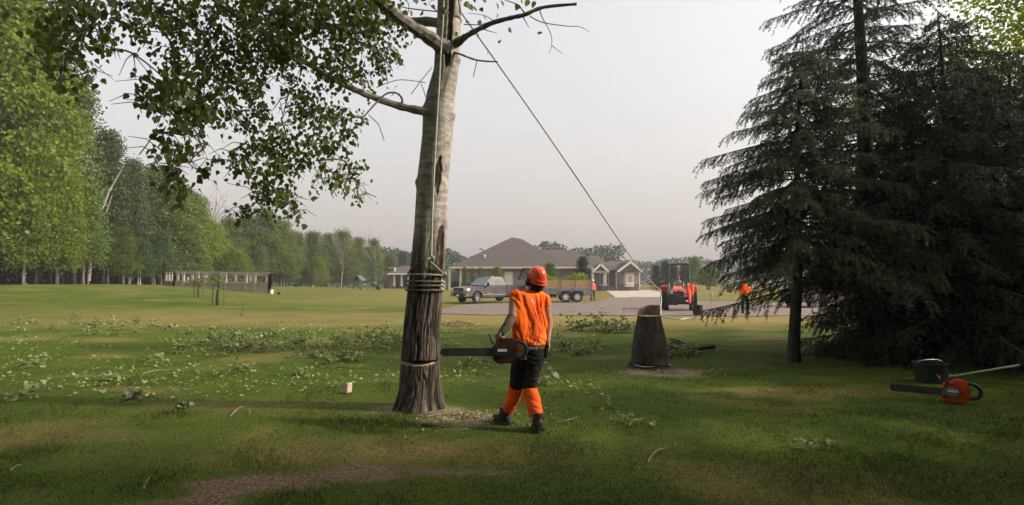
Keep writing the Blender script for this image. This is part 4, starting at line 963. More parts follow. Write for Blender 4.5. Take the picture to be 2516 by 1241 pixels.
sticks('stick', [(825, 905, 0), (880, 912, .03), (980, 915, 0)], .010, 'long twig leading to the trunk left side')
sticks('stick', [(350, 922, 0), (380, 917, .03), (415, 912, 0)], .008, 'pale stick on the left lawn', m_stick)
sticks('stick', [(1798, 858, 0), (1815, 863, .03), (1832, 870, 0)], .014, 'short dark stick left of the slender spruce')
sticks('stick', [(593, 776, 0), (597, 768, .3), (594, 765, .5)], .03, 'small upright dark stake in the straw strip', m_bark_dark)
# fallen limb beside the stump and log at the left edge
o = empty('fallen_limb', G(1690, 862), 0, 'thick leafy cut limb lying just right of the stump', 'branch')
pts = [G(1752, 862) + Vector((0, 0, .10)), G(1720, 866) + Vector((0, 0, .09)), G(1680, 868) + Vector((0, 0, .10)), G(1645, 866) + Vector((0, 0, .14))]
MB().tube(smooth_path(pts, 4), [.07, .066, .05, .05, .045, .045, .04, .04, .035, .03, .025, .02, .016], 9).build('stem', m_bark_dark, o, True, world=True)
for i, q in enumerate([[(1700, 866, .1), (1670, 862, .22), (1645, 858, .24)], [(1690, 868, .1), (1660, 862, .2), (1640, 868, .16), (1648, 885, .05)], [(1720, 866, .1), (1705, 872, .15), (1690, 880, .02)], [(1672, 868, .1), (1655, 875, .18), (1640, 876, .1)]]):
    MB().tube(smooth_path([G(a, b) + Vector((0, 0, c)) for a, b, c in q], 3), .022, 6).build('side_branch', m_bark_dark, o, True, world=True)
g = np.random.default_rng(9); n = 170; cc = np.array([[*(G(1640 + 75 * g.random(), 868 + g.uniform(-5, 9)) + Vector((0, 0, g.uniform(.02, .2))))] for _ in range(n)]) - np.array(o.location)
v, f = leaf_arrays(cc, rdir(g, n), rdir(g, n), g.uniform(.05, .085, n), LEAF6, LEAF6_F); link_mesh('leaves', np_mesh('leaves', v, f), lf_cut, o)['kind'] = 'stuff'
o = empty('twig_pile', G(1140, 802), 0, 'low pile of bare reddish twigs between the trunk and the worker', 'branch')
for i in range(20):
    a = G(R.uniform(1092, 1165), R.uniform(796, 806)); b = a + Vector((R.uniform(-.7, .7), R.uniform(-.4, .4), R.uniform(0, .12))); m_ = a.lerp(b, .5) + Vector((0, 0, R.uniform(.03, .14)))
    MB().tube([a + Vector((0, 0, .03)), m_, b + Vector((0, 0, .03))], [.014, .011, .005], 5).build('twig', M('twig_red', (.15, .105, .07), (.09, .062, .042), 9, .9), o, world=True)
o = empty('fallen_log', G(40, 733), 0, 'pale fallen log lying on the grass at the left edge', 'log')
MB().tube(smooth_path([P(-60, 727, 37), P(0, 727, 36.6), P(40, 731, 36.4), P(84, 735.5, 36.2)], 4), [.12, .12, .115, .11, .11, .105, .10, .10, .10, .095, .095, .09, .085], 9).build('stem', M('log_pale', (.27, .24, .15), (.16, .135, .08), 6, .9, .4), o, True, world=True)
MB().tube([P(14, 728, 36.6), P(22, 722.5, 36.5)], [.05, .035], 6).build('branch_stub', m_bark, o, world=True)
# wooden wedge
w = G(850, 966); o = empty('wood_wedge', (w.x, w.y, 0), rad(-25), 'pale cut wood wedge tipped up on the grass left of the trunk', 'wedge')
mb = MB(); mb.add([(-.10, -.05, 0), (.06, -.05, .0), (.075, -.045, .14), (.05, -.05, .145), (-.10, -.04, .05), (-.10, .06, 0), (.06, .06, 0), (.075, .055, .14), (.05, .06, .145), (-.10, .05, .05)],
       [(0, 1, 2, 3, 4), (9, 8, 7, 6, 5), (0, 5, 6, 1), (1, 6, 7, 2), (2, 7, 8, 3), (3, 8, 9, 4), (4, 9, 5, 0)])
mb.build('block', M('fresh_wood', (.52, .41, .30), (.38, .28, .19), 22, .85, .3, 50), o, bevel=.004)
# ================================================================== people
m_skin = M('skin', (.46, .25, .17), (.36, .18, .12), 18, .55, spec=.35)
m_skin_d = M('skin_tanned', (.27, .14, .09), (.2, .10, .065), 18, .55, spec=.35)
def orange(name, a=(.82, .115, .008), b=(.60, .07, .006)): return M(name, a, b, 9, .75, .15, 60, spec=.2)
m_shirt = orange('hi_vis_shirt', (.98, .17, .012), (.86, .115, .009)); m_orange = orange('hi_vis_cloth')
m_helmet = M('helmet_shell', (.80, .085, .018), (.70, .068, .014), 5, .32, spec=.5, coat=.3)
m_black = M('black_cloth', (.018, .017, .018), (.010, .010, .011), 14, .85, .2, 80, spec=.25)
m_blackp = M('black_plastic', (.02, .02, .02), (.014, .014, .014), 20, .42, spec=.45)
m_grey = M('grey_strap', (.17, .165, .16), (.11, .105, .10), 30, .8)
m_glove = M('glove', (.03, .027, .025), (.055, .05, .045), 40, .8)
m_boot = M('boot_leather', (.035, .026, .02), (.02, .016, .013), 20, .6, .3, 60)
m_hair = M('hair_dark', (.022, .015, .011), (.012, .009, .007), 60, .7, .5, 120)
m_white = M('white_paint', (.72, .71, .68), (.62, .61, .58), 8, .55)
m_steel = M('steel', (.42, .41, .40), (.28, .27, .27), 25, .38, metal=.85)
def hand(mb, wrist, knuck, palm_n, curl, r=.0105, spread=.017, thumb_side=1, L=(.072, .08, .074, .058)):
    """palm with four curled fingers and a thumb, all rooted in the palm"""
    wrist = Vector(wrist); knuck = Vector(knuck); d = (knuck - wrist).normalized(); n_ = Vector(palm_n).normalized(); s = d.cross(n_).normalized()
    mb.tube([wrist - d * .02, wrist + d * .02, wrist.lerp(knuck, .6), knuck], [(.028, .02), (.03, .018), (.042, .016), (.040, .014)], 10, up=n_)
    for i in range(4):
        b = knuck + s * (i - 1.5) * spread * 1.15 - d * .012; p = [b]; a = 0
        for j in range(3):
            a += curl[j]; q = p[-1] + (d * math.cos(a) + n_ * math.sin(a)) * (L[i] * (.46, .32, .26)[j]); p.append(q)
        mb.tube(p, [r, r * .97, r * .9, r * .72], 7)
    b = wrist.lerp(knuck, .25) + s * .034 * thumb_side
    mb.tube([b, b + d * .03 + s * .022 * thumb_side + n_ * .016, b + d * .052 + s * .016 * thumb_side + n_ * .042], [.014, .0125, .010], 7)
def head(mb, c, rot, s=1.0):
    """skull, jaw, nose, ears, brow in a head frame that faces -Y of rot"""
    def q(v): return Vector(c) + rot @ (Vector(v) * s)
    mb.ball(c, (.078 * s, .097 * s, .105 * s), 16, 12, rot)
    mb.ball(q((0, -.035, -.062)), (.058 * s, .062 * s, .058 * s), 12, 8, rot)
    mb.tube([q((0, -.092, .012)), q((0, -.112, -.018)), q((0, -.098, -.03))], [.009 * s, .015 * s, .011 * s], 7)
    mb.ball(q((0, -.084, .022)), (.055 * s, .02 * s, .012 * s), 10, 6, rot); mb.ball(q((0, -.09, -.062)), (.026 * s, .016 * s, .012 * s), 8, 6, rot)
    for e in (-1, 1): mb.ball(q((e * .08, .008, -.012)), (.012 * s, .02 * s, .032 * s), 8, 6, rot)

# ------------------------------------------------------------------ the worker in front, seen from behind
WK = 6.55 / FPX
def W(px, py, dy=0.0): return Vector(((px - 1295) / FPX * (6.55 + dy) + (1295 - PW / 2) / FPX * dy, dy, P(px, py, 6.55 + dy).z))
wx = (1295 - PW / 2) / FPX * 6.55
worker = empty('person', (wx, 6.55, 0), 0, 'worker in orange shirt and helmet seen from behind, carrying a chainsaw', 'person')
def worker_build():
    hr = Matrix.Rotation(rad(-142), 3, 'Z') @ Matrix.Rotation(rad(-22), 3, 'X')      # faces away and a little left, chin up
    hc = W(1317, 684, .0)
    b = MB(); head(b, hc, hr, 1.02)
    nb_, nt_ = W(1305, 722, .0), W(1314, 694, .01)
    b.tube([nb_ - Vector((0, 0, .06)), nb_, nt_], [.075, .062, .058], 12)
    b_n = len(b.v)
    b.rings([(.02, .0, .85, .15, .105), (.02, .0, 1.0, .16, .11), (.015, 0, 1.15, .15, .105), (.02, 0, 1.3, .18, .115), (.03, 0, 1.42, .19, .11), (.03, 0, 1.5, .12, .08), (.03, 0, 1.53, .06, .05)], 18)
    for p_ in b.v[b_n:]: p_.y += .6 * (p_.x - .02)
    # left arm (image left) reaching down to the saw handle
    sh, el, wr = W(1266, 728, -.08), W(1258, 784, -.18), W(1235, 815, -.29)
    b.tube(smooth_path([sh + Vector((.05, 0, .01)), sh, sh.lerp(el, .55), el, el.lerp(wr, .4), wr], 3), [.06, .062, .064, .066, .062, .06, .057, .053, .050, .050, .051, .047, .042, .036, .031, .029], 12)
    kn = wr + Vector((-.020, -.012, -.07)); hand(b, wr, kn, (-.2, .55, -.15), (.7, .9, .7), thumb_side=-1)
    # right arm, hanging at the far side
    sh2, el2, wr2 = W(1338, 735, .07), W(1348, 795, .10), W(1346, 838, .04)
    b.tube(smooth_path([sh2 - Vector((.05, 0, 0)), sh2, sh2.lerp(el2, .55), el2, el2.lerp(wr2, .4), wr2], 3), [.055, .058, .058, .056, .054, .053, .051, .049, .047, .047, .047, .043, .038, .033, .030, .028], 12)
    hand(b, wr2, wr2 + Vector((.005, -.01, -.085)), (-1, -.2, 0), (.35, .45, .35), thumb_side=1)
    # legs inside the trousers
    for hp, k_, an, ft in ((W(1278, 875, .02), W(1268, 958, .10), W(1241, 1022, .24), 0), (W(1312, 875, .0), W(1301, 960, .02), W(1322, 1030, -.12), 1)):
        b.tube(smooth_path([hp, k_, an], 4), [.085, .08, .075, .068, .06, .058, .055, .045, .038], 12)
    fuse('body', b, m_skin, worker, .009, 4)
    # shirt: sleeveless, creased, tucked into the belt
    s = MB()
    zc = lambda py: W(1300, py).z
    rs = []
    for py, l_, r_, dep in ((712, 1290, 1330, .055), (718, 1268, 1338, .085), (726, 1262, 1344, .105), (745, 1260, 1349, .125), (770, 1259, 1351, .135), (795, 1257, 1350, .14), (820, 1256.5, 1347, .142), (838, 1258, 1344, .138), (851, 1259, 1341, .128)):
        a_ = W(l_, py); c_ = W(r_, py); rs.append(((a_.x + c_.x) / 2, .005, a_.z, (c_.x - a_.x) / 2, dep, -.05, 0))
    s.rings(rs, 28, e=2.6)
    for p_ in s.v: p_.y += .6 * (p_.x - .03) * min(1, max(0, (p_.z - .85) / .25))
    s.tube([sh + Vector((.05, 0, .02)), sh + Vector((-.005, 0, .0)), sh.lerp(el, .26)], [.078, .080, .076], 16); s.tube([sh2 - Vector((.05, 0, -.02)), sh2, sh2.lerp(el2, .28)], [.074, .074, .070], 16)
    s.tube([nb_ - Vector((0, 0, .05)), nb_ + Vector((0, 0, .012))], [.085, .066], 14)
    def crease(co):
        x, y, z = co[:, 0], co[:, 1], co[:, 2]
        u = x * 1.0 + (z - 1.2) * .28
        f = np.abs(2 * fbm(u * 15 + 2.2 * fbm(x * 4, z * 3, 2), z * 2.4 + y * 1.5, 3) - 1); r_ = sstep(.3, .0, f)
        g_ = fbm(x * 9, z * 7 + y * 5, 3) - .5
        low_ = sstep(1.12, .95, z); h_ = np.abs(2 * fbm(x * 4 + 30, z * 22 + x * 9, 3) - 1); r2 = sstep(.3, 0, h_)
        return (-.016 * r_ * (1 - .5 * low_) + .014 * g_ - .013 * r2 * low_) * sstep(1.56, 1.44, z)
    fuse('shirt', s, m_shirt, worker, .009, 4, crease)
    # gathered cords hanging down the back
    for pl in ([(1336, 728, -.125), (1330, 760, -.155), (1322, 785, -.158), (1314, 805, -.158), (1312, 832, -.150)], [(1338, 736, -.12), (1334, 765, -.15), (1326, 788, -.158), (1319, 806, -.158), (1318, 833, -.150)],
               [(1294, 722, -.11), (1306, 745, -.150), (1316, 770, -.158), (1324, 800, -.158), (1327, 832, -.148)], [(1288, 720, -.10), (1302, 748, -.150), (1313, 778, -.158), (1322, 806, -.158), (1323, 832, -.15)]):
        MB().tube(smooth_path([W(a_, b_, c_ - .004 + .6 * (W(a_, b_).x - .03)) for a_, b_, c_ in pl], 4), .0062, 6).build('cord', orange('cord_orange', (.9, .22, .06), (.75, .16, .04)), worker, True)
    for px in (1312, 1322): MB().box(W(px, 838, -.152 + .6 * (W(px, 838).x - .03) * .5), (.016, .014, .03)).build('clip', m_blackp, worker, bevel=.003)
    # trousers: black, with orange below the knee, gaiters and boots
    t = MB()
    a_, c_ = W(1258, 853), W(1341, 853)
    t.rings([((a_.x + c_.x) / 2, .005, z_, w_, d_) for z_, w_, d_ in ((.72, .16, .115), (.78, .185, .13), (.85, .19, .135), (.91, .188, .13), (.925, .18, .125))], 24, e=2.3)
    LEGS = (((1279, 878, .03), (1272, 915, .06), (1267, 955, .10)), ((1315, 878, .0), (1308, 915, .0), (1301, 960, .02)))
    for q, wd in zip(LEGS, ([.108, .102, .096, .09, .086, .083, .08], [.108, .103, .097, .09, .085, .08, .076])): t.tube(smooth_path([W(*p) for p in q], 3), wd, 18)
    def rum(co):
        x, y, z = co[:, 0], co[:, 1], co[:, 2]; return .012 * (fbm(x * 8 + y * 6, z * 12, 3) - .5) - .007 * sstep(.25, 0, np.abs(2 * fbm(z * 16 + x * 6, y * 6 + 4, 2) - 1))
    fuse('trousers', t, m_black, worker, .011, 5, rum)
    c1 = MB().tube(smooth_path([W(1267, 950, .09), W(1260, 980, .15), W(1246, 1008, .21)], 3), [.086, .09, .089, .085, .079, .074, .069], 18)
    c2 = MB().tube(smooth_path([W(1301, 955, .02), W(1308, 985, -.03), W(1317, 1020, -.08)], 3), [.085, .09, .092, .09, .087, .085, .082], 18)
    for c in (c1, c2): fuse('trouser_leg', c, m_orange, worker, .009, 3, rum)
    for an, toe, hl in (((1240, 1012, .22), (-.14, .12), .0), ((1322, 1026, -.10), (-.055, .20), .02)):
        p = W(*an); bt = MB()
        bt.tube([p + Vector((0, 0, .06)), p, Vector((p.x + toe[0] * .1, p.y + toe[1] * .1, .07))], [.066, .064, .062], 14)
        d = Vector((toe[0], toe[1], 0)); d.normalize(); f0 = Vector((p.x, p.y, .052 + hl)) - d * .05
        bt.tube([f0 - d * .03, f0, f0 + d * .09, f0 + d * .17, f0 + d * .225], [(.034, .04), (.042, .05), (.046, .046), (.048, .036), (.03, .024)], 12, up=(0, 0, 1))
        fuse('boot', bt, m_boot, worker, .009, 3)
        MB().prism([((f0 + d * u + Vector((-d.y, d.x, 0)) * v).x, (f0 + d * u + Vector((-d.y, d.x, 0)) * v).y) for u, v in ((-.06, -.035), (.09, -.045), (.18, -.045), (.235, -.02), (.235, .02), (.18, .045), (.09, .045), (-.06, .035))], .001 + hl * .3, .022 + hl, 'z').build('sole', m_blackp, worker)
    # belt, pouches, patch
    bl = MB(); bl.rings([((a_.x + c_.x) / 2, .005, .895, .196, .142), ((a_.x + c_.x) / 2, .005, .94, .197, .143)], 28, e=2.3); bl.build('belt', M('belt_brown', (.10, .035, .02), (.05, .02, .014), 20, .7), worker, True)
    for px in (1290, 1319): MB().box(W(px, 847, -.145), (.018, .012, .07)).build('belt_loop', M('loop_pale', (.55, .42, .34), (.42, .3, .24), 20, .8), worker, bevel=.003)
    MB().box(W(1303, 857, -.138), (.15, .03, .038)).build('belt_pad', m_grey, worker, bevel=.008)
    MB().box(W(1340, 862, -.02), (.045, .10, .16), Matrix.Rotation(.12, 3, 'Y')).build('pouch', m_black, worker, bevel=.012, seg=2)
    MB().box(W(1264, 852, -.07), (.06, .07, .085)).build('pouch', m_black, worker, bevel=.012, seg=2)
    MB().box(W(1281, 875, -.142), (.115, .012, .078), Matrix.Rotation(.06, 3, 'Y')).build('pocket_patch', M('patch_grey', (.16, .155, .15), (.08, .078, .076), 60, .85), worker, bevel=.004)
    # helmet with ear muffs and raised mesh visor
    hel = empty('helmet', (0, 0, 0)); hel.parent = worker
    me = MB(); top = hr @ Vector((0, .01, 1)).normalized()
    hq = lambda v: hc + hr @ Vector(v)
    rings = []
    shell = MB(); n = 26; vs = []; prof = [(.0, .142), (.55, .128), (.82, .098), (.96, .05), (1.02, .0), (1.035, -.035)]
    for f_, h_ in prof:
        for k in range(n):
            an = 2 * PI * k / n; rx_, ry_ = .100 * max(f_, .02), .124 * max(f_, .02); rib = 1 + .02 * (abs(math.sin(an * 3)) > .93) * (f_ > .4)
            vs.append(hq((math.cos(an) * rx_ * rib, .012 + math.sin(an) * ry_ * rib, h_ + .008)))
    m = len(prof); fs = [(i * n + k, i * n + (k + 1) % n, (i + 1) * n + (k + 1) % n, (i + 1) * n + k) for i in range(m - 1) for k in range(n)]
    shell.add(vs, fs); so = shell.build('shell', m_helmet, hel, 50)
    so.modifiers.new('t', 'SOLIDIFY').thickness = .006; ss = so.modifiers.new('s', 'SUBSURF'); ss.levels = 1; ss.render_levels = 1
    rim = MB(); rim.tube([hq((math.cos(2 * PI * k / 28) * .106, .012 + math.sin(2 * PI * k / 28) * .131, -.028)) for k in range(29)], .006, 6); rim.build('rim', m_helmet, hel, True)
    band = MB(); band.tube([hq((math.cos(t_) * .103, .012 + math.sin(t_) * .128, .028 - .02 * math.sin(t_))) for t_ in np.linspace(-.3, PI + .3, 22)], .007, 6); band.build('ridge', m_helmet, hel, True)
    for e in (-1, 1):
        mu = MB(); q_ = hq((e * .105, .0, -.045)); mu.ball(q_, (.03, .042, .052), 14, 10, hr); mu.build('ear_muff', m_blackp, hel, True)
        MB().tube([q_, hq((e * .125, -.01, .01)), hq((e * .118, -.015, .055))], [.008, .007, .007], 6).build('muff_arm', m_blackp, hel, True)
    # visor lifted in front of the forehead
    arc = np.linspace(-1.15, 1.15, 17); A_ = [hq((math.sin(t_) * .135, -.095 - math.cos(t_) * .05, .075)) for t_ in arc]; B_ = [hq((math.sin(t_) * .115, -.150 - math.cos(t_) * .06, -.085)) for t_ in arc]
    for q in (A_, B_): MB().tube(q, .0065, 6).build('visor_frame', m_blackp, hel, True)
    for q in (0, 16): MB().tube([A_[q], B_[q]], .0065, 6).build('visor_frame', m_blackp, hel, True)
    vm = MB()
    for i in range(16):
        vm.bar(A_[i], B_[i], .0012, .0012)
    for j in range(1, 14):
        for i in range(16): vm.bar(A_[i].lerp(B_[i], j / 14), A_[i + 1].lerp(B_[i + 1], j / 14), .0012, .0012)
    vm.build('visor_mesh', m_blackp, hel)
    hairm = MB(); hairm.ball(hc + hr @ Vector((0, .03, -.03)), (.082, .078, .09), 14, 10, hr); hairm.build('hair', m_hair, worker, True)
    cape = MB(); cape.tube([hq((math.cos(t_) * .084, .04 + math.sin(t_) * .06, -.075)) for t_ in np.linspace(.1, PI - .1, 14)], [(.012, .045)] * 14, 8, up=(0, 0, 1)); cape.build('neck_flap', m_black, worker, True)
    fs_ = smooth_path([el + (sh - el) * .10, el.lerp(wr, .35), wr], 3); MB().tube(fs_, [.058, .058, .057, .055, .051, .046, .041], 14).build('forearm_tube', M('forearm_brown', (.13, .068, .042), (.085, .046, .03), 20, .8, .2, 60), worker, True)  # dark brown tube over the left forearm, elbow to wrist
    for (c0, c1_, s_) in ((W(1246, 800, -.245), wr + (wr - el) * .12, .05),): MB().tube([c0, c1_], [.048, .040], 14).build('glove_cuff', m_glove, worker, True)
    return wr, kn
wr, kn = worker_build()

# ------------------------------------------------------------------ chainsaws
def chainsaw(name, loc, rz, shell_mat, label, bar_len=.60, tilt=0.0, roll=0.0, cover=m_blackp):
    """bar points to -X of the saw's frame; origin under the middle of the power head"""
    o = empty(name, loc, rz, label, 'chainsaw'); o.rotation_euler = (roll, tilt, rz)
    b = MB(); b.prism([(-.12, -.03), (-.06, -.065), (.08, -.06), (.14, -.01), (.15, .12), (.11, .175), (.0, .19), (-.09, .16), (-.135, .10)], -.085, .075, 'y'); b.build('engine_body', shell_mat, o, bevel=.014, seg=2)
    b = MB(); b.prism([(-.02, .15), (.12, .14), (.14, .175), (.09, .205), (.0, .21)], -.06, .06, 'y'); b.build('top_cover', shell_mat, o, bevel=.012, seg=2)
    b = MB(); b.prism([(-.135, .03), (.03, .015), (.06, .06), (.03, .12), (-.10, .13)], -.118, -.086, 'y'); b.build('clutch_cover', cover, o, bevel=.008, seg=2)
    b = MB(); b.lathe([(.0, .0), (.075, .0), (.082, .012), (.082, .03), (.0, .03)], 20, 'y', (.03, .075, .105)); b.build('starter_cover', cover, o, True)
    L = bar_len; w = .036
    prof = [(-.06, .045 - .026)] + [(-.13 - L + w * (1 - math.sin(t)) , .068 - w * math.cos(t)) for t in np.linspace(0, PI, 9)] + [(-.06, .068 + .03)]
    MB().prism(prof, -.104, -.099, 'y').build('guide_bar', M('bar_steel', (.085, .075, .07), (.05, .045, .042), 14, .5, metal=.5), o)
    ch = MB(); path = [(-.07, .068 - .034)] + [(-.13 - L + w * (1 - 1.08 * math.sin(t)), .068 - w * 1.08 * math.cos(t)) for t in np.linspace(0, PI, 11)] + [(-.07, .068 + .034)]
    ch.tube([(x, -.1015, z) for x, z in path], [(.0045, .006)] * len(path), 6); ch.build('chain', M('chain_steel', (.06, .055, .05), (.03, .028, .026), 60, .5, metal=.6), o, True)
    MB().prism([(-.128, .03), (-.165, .045), (-.135, .06), (-.168, .078), (-.135, .092), (-.165, .108), (-.128, .12)], -.095, -.088, 'y').build('bucking_spikes', m_steel, o)
    hp = [(-.10, -.10, .0), (-.085, -.105, .15), (-.045, -.09, .245), (-.035, 0, .265), (-.045, .075, .255), (-.075, .105, .15), (-.07, .10, .0)]
    MB().tube(smooth_path(hp, 4), .0135, 9).build('front_handle', m_blackp, o, True)
    MB().tube(smooth_path([(.11, 0, .16), (.17, .0, .165), (.23, 0, .13), (.245, 0, .07), (.215, 0, .01), (.12, 0, -.01)], 4), [.022] * 21, 9).build('rear_handle', m_blackp, o, True)
    MB().tube(smooth_path([(-.12, -.10, .15), (-.15, -.09, .235), (-.16, 0, .25), (-.15, .08, .235)], 4), .012, 7).build('hand_guard', m_blackp, o, True)
    MB().lathe([(0, 0), (.026, 0), (.028, .018), (0, .018)], 14, 'y', (-.085, .076, .07)).build('fuel_cap', m_blackp, o, True)
    MB().box((-.02, -.119, .085), (.10, .003, .028)).build('name_plate', m_white, o)
    return o
sawp = W(1237, 888, -.30)
saw = chainsaw('chainsaw', (worker.location.x + sawp.x + .004, 6.55 - .30, P(1236, 864, 6.16).z - .068), rad(3), M('saw_dark_shell', (.05, .012, .008), (.03, .009, .007), 12, .5), 'dark red chainsaw held level by the worker, bar pointing at the trunk', .545)
p = G(2345, 990)
chainsaw('chainsaw', (p.x, p.y, .08), rad(-32), M('saw_orange_shell', (.62, .075, .012), (.5, .055, .01), 12, .42, coat=.2), 'bright orange chainsaw resting on the shaded grass at the right', .5, cover=M('saw_grey', (.22, .21, .20), (.12, .115, .11), 12, .5)).scale = (1.15, 1.15, 1.15)
# dark tub and pole beside it
p = G(2286, 938); o = empty('dark_tub', (p.x, p.y, 0), .2, 'black tub standing in the deep shade behind the orange chainsaw', 'tub')
tb = MB(); tb.lathe([(0, .0), (.20, .0), (.235, .30), (.25, .31), (.25, .335), (.222, .335), (.19, .02), (0, .02)], 26); tb.build('tub_body', m_blackp, o, True)
hd = MB(); hd.tube([(math.cos(t) * .25, 0, .33 + math.sin(t) * .05) for t in np.linspace(0, PI, 13)], .007, 6); hd.build('handle', m_steel, o, True)
a_, b_ = P(2335, 925, 9.6), P(2506, 897, 9.2)
o = empty('pole', (a_.x, a_.y, 0), 0, 'pale yellow pole lying aslant right of the orange chainsaw', 'pole')
ga = Vector((a_.x, a_.y, max(a_.z, .02))); 
MB().tube([ga, b_], [.014, .017], 8).build('shaft', M('pole_yellow', (.62, .58, .34), (.5, .46, .26), 9, .5), o, True, world=True)
MB().tube([b_, b_ + (b_ - ga).normalized() * .05], [.02, .02], 8).build('end_cap', m_blackp, o, True, world=True)
MB().tube([ga, ga - (b_ - ga).normalized() * .22], [.010, .006], 8).build('tip', M('pole_tip', (.22, .21, .15), (.12, .11, .08), 9, .5), o, True, world=True)

# ------------------------------------------------------------------ small figures far off
def figure(loc, rz, label, shirt, trousers, helmet=None, pose='stand', cap=None, hgt=1.76, boots=m_boot, hands=m_glove):
    o = empty('person', loc, rz, label, 'person'); k = hgt / 1.76
    sit = pose == 'sit'; hipz = .48 if sit else .92
    I = Matrix.Identity(3); up = hipz - .92
    b = MB(); head(b, (0, -.02, 1.63 + up), I); b.tube([(0, .01, 1.40 + up), (0, .0, 1.56 + up)], [.062, .055], 10)
    b.rings([(0, 0, hipz - .04, .15, .10), (0, 0, 1.15 + up, .14, .10), (0, .01, 1.35 + up, .18, .105), (0, .01, 1.45 + up, .13, .08)], 14)
    arms = {'stand': (((-.20, 0, 1.40), (-.26, .02, 1.12), (-.25, -.08, .90)), ((.20, 0, 1.40), (.27, .02, 1.12), (.24, -.10, .92))),
            'work': (((-.20, 0, 1.40), (-.27, -.08, 1.16), (-.12, -.26, 1.10)), ((.20, 0, 1.40), (.27, -.08, 1.15), (.12, -.27, 1.14))),
            'sit': (((-.20, 0, 1.40), (-.27, -.14, 1.17), (-.17, -.36, 1.12)), ((.20, 0, 1.40), (.27, -.14, 1.17), (.17, -.36, 1.12)))}[pose]
    for s_, e_, w_ in arms:
        s_, e_, w_ = (Vector((q[0], q[1], q[2] + up)) for q in (s_, e_, w_)); b.tube([s_ * 1.0, s_.lerp(e_, .5), e_, e_.lerp(w_, .5), w_], [.056, .05, .044, .04, .028], 9)
        d = (w_ - e_).normalized(); hand(b, w_, w_ + d * .08, (0, -.3, -1) if sit else (0, 1, 0.1), (.4, .5, .4), thumb_side=1 if s_.x < 0 else -1)
    legs = (((-.09, 0, hipz), (-.15, -.42, hipz), (-.15, -.46, .06)), ((.09, 0, hipz), (.15, -.42, hipz), (.15, -.46, .06))) if sit else (((-.09, 0, .92), (-.12, -.03, .49), (-.13, .05, .08)), ((.09, 0, .92), (.13, -.04, .49), (.12, -.04, .08)))
    for L in legs: b.tube(smooth_path([Vector(q) for q in L], 3), [.078, .074, .068, .058, .052, .046, .036], 10)
    fuse('body', b, m_skin_d, o, .016, 3)
    s = MB(); s.rings([(0, 0, hipz - .02, .175, .125), (0, 0, 1.12 + up, .168, .125), (0, .01, 1.32 + up, .20, .125), (0, .01, 1.44 + up, .17, .10), (0, .005, 1.49 + up, .085, .07)], 16, e=2.3)
    for s_, e_, w_ in arms: s_, e_, w_ = (Vector((q[0], q[1], q[2] + up)) for q in (s_, e_, w_)); s.tube([s_ * 1.0 + Vector((-.03 if s_.x > 0 else .03, 0, 0)), s_.lerp(e_, .5), e_, e_.lerp(w_, .8)], [.074, .068, .06, .048], 10)
    fuse('shirt', s, shirt, o, .018, 3, lambda c: .012 * (fbm(c[:, 0] * 12, c[:, 2] * 9, 3) - .5))
    t = MB(); t.rings([(0, 0, hipz - .12, .15, .11), (0, 0, hipz - .02, .172, .122), (0, 0, hipz + .05, .168, .12)], 14)
    for L in legs: t.tube(smooth_path([Vector(q) for q in L], 3)[:-1], [.095, .092, .088, .082, .078, .074][:6], 10)
    fuse('trousers', t, trousers, o, .018, 3)
    for L in legs:
        f = Vector(L[2]); bt = MB(); bt.tube([f + Vector((0, 0, .10)), f + Vector((0, 0, .02))], [.055, .055], 10); bt.tube([f + Vector((0, .05, -.01)), f + Vector((0, -.06, -.01)), f + Vector((0, -.17, -.03))], [.045, .048, .032], 10)
        fuse('boot', bt, boots, o, .016, 2)
    if helmet:
        h = MB(); h.ball((0, -.005, 1.69 + up), (.115, .14, .105), 18, 10); h.build('helmet', helmet, o, True)
        MB().tube([(math.cos(t_) * .12, -.005 + math.sin(t_) * .147, 1.665 + up) for t_ in np.linspace(0, 2 * PI, 20)], .012, 6).build('helmet_rim', helmet, o, True)
    elif cap:
        MB().ball((0, .0, 1.69 + up), (.088, .106, .075), 16, 8).build('cap', cap, o, True); MB().prism([(-.07, -.09), (.07, -.09), (.05, -.19), (-.05, -.19)], 1.685 + up, 1.70 + up, 'z').build('cap_peak', cap, o)
    o.scale = (k, k, k); return o
p = G(1456, 741)
figure((p.x, p.y, p.z), .25, 'distant worker in faded red top standing at the trailer tailgate', M('red_shirt', (.62, .13, .08), (.45, .085, .05), 7, .8), M('dark_trousers', (.045, .035, .03), (.03, .025, .02), 9, .9), m_white, 'stand')
p = G(1831, 771)
figure((p.x, p.y, p.z), .1, 'worker in orange half hidden behind the lowest spruce bough', m_orange, m_black, m_helmet, 'stand')
# ================================================================== the house
m_roof = M('roof_shingle', (.066, .054, .05), (.05, .041, .038), 3.5, .9, .25, 25, stretch=(1, 1, 4))
m_wall = M('siding_taupe', (.24, .21, .187), (.205, .182, .162), 2.0, .85, .12, 30, stretch=(.3, .3, 6))
m_trim = M('trim_white', (.70, .67, .63), (.62, .59, .55), 3, .6)
m_trim2 = M('trim_cream', (.50, .46, .41), (.44, .40, .36), 3, .65)
m_brick = M('brick_brown', (.20, .145, .115), (.14, .10, .08), 9, .9, .3, 30)
m_glass = M('window_glass', (.035, .04, .045), (.05, .055, .06), 2, .08, spec=.8)
m_green = M('porch_green', (.20, .24, .19), (.15, .18, .145), 3, .85)
HD = 80.0
house = empty('house', P(1340, 712, HD), 0, 'large single-storey taupe house with hipped grey roofs and white gabled entrance', 'house')
gz0 = house.location.z
def hp(px, py, d=HD): return P(px, py, d)
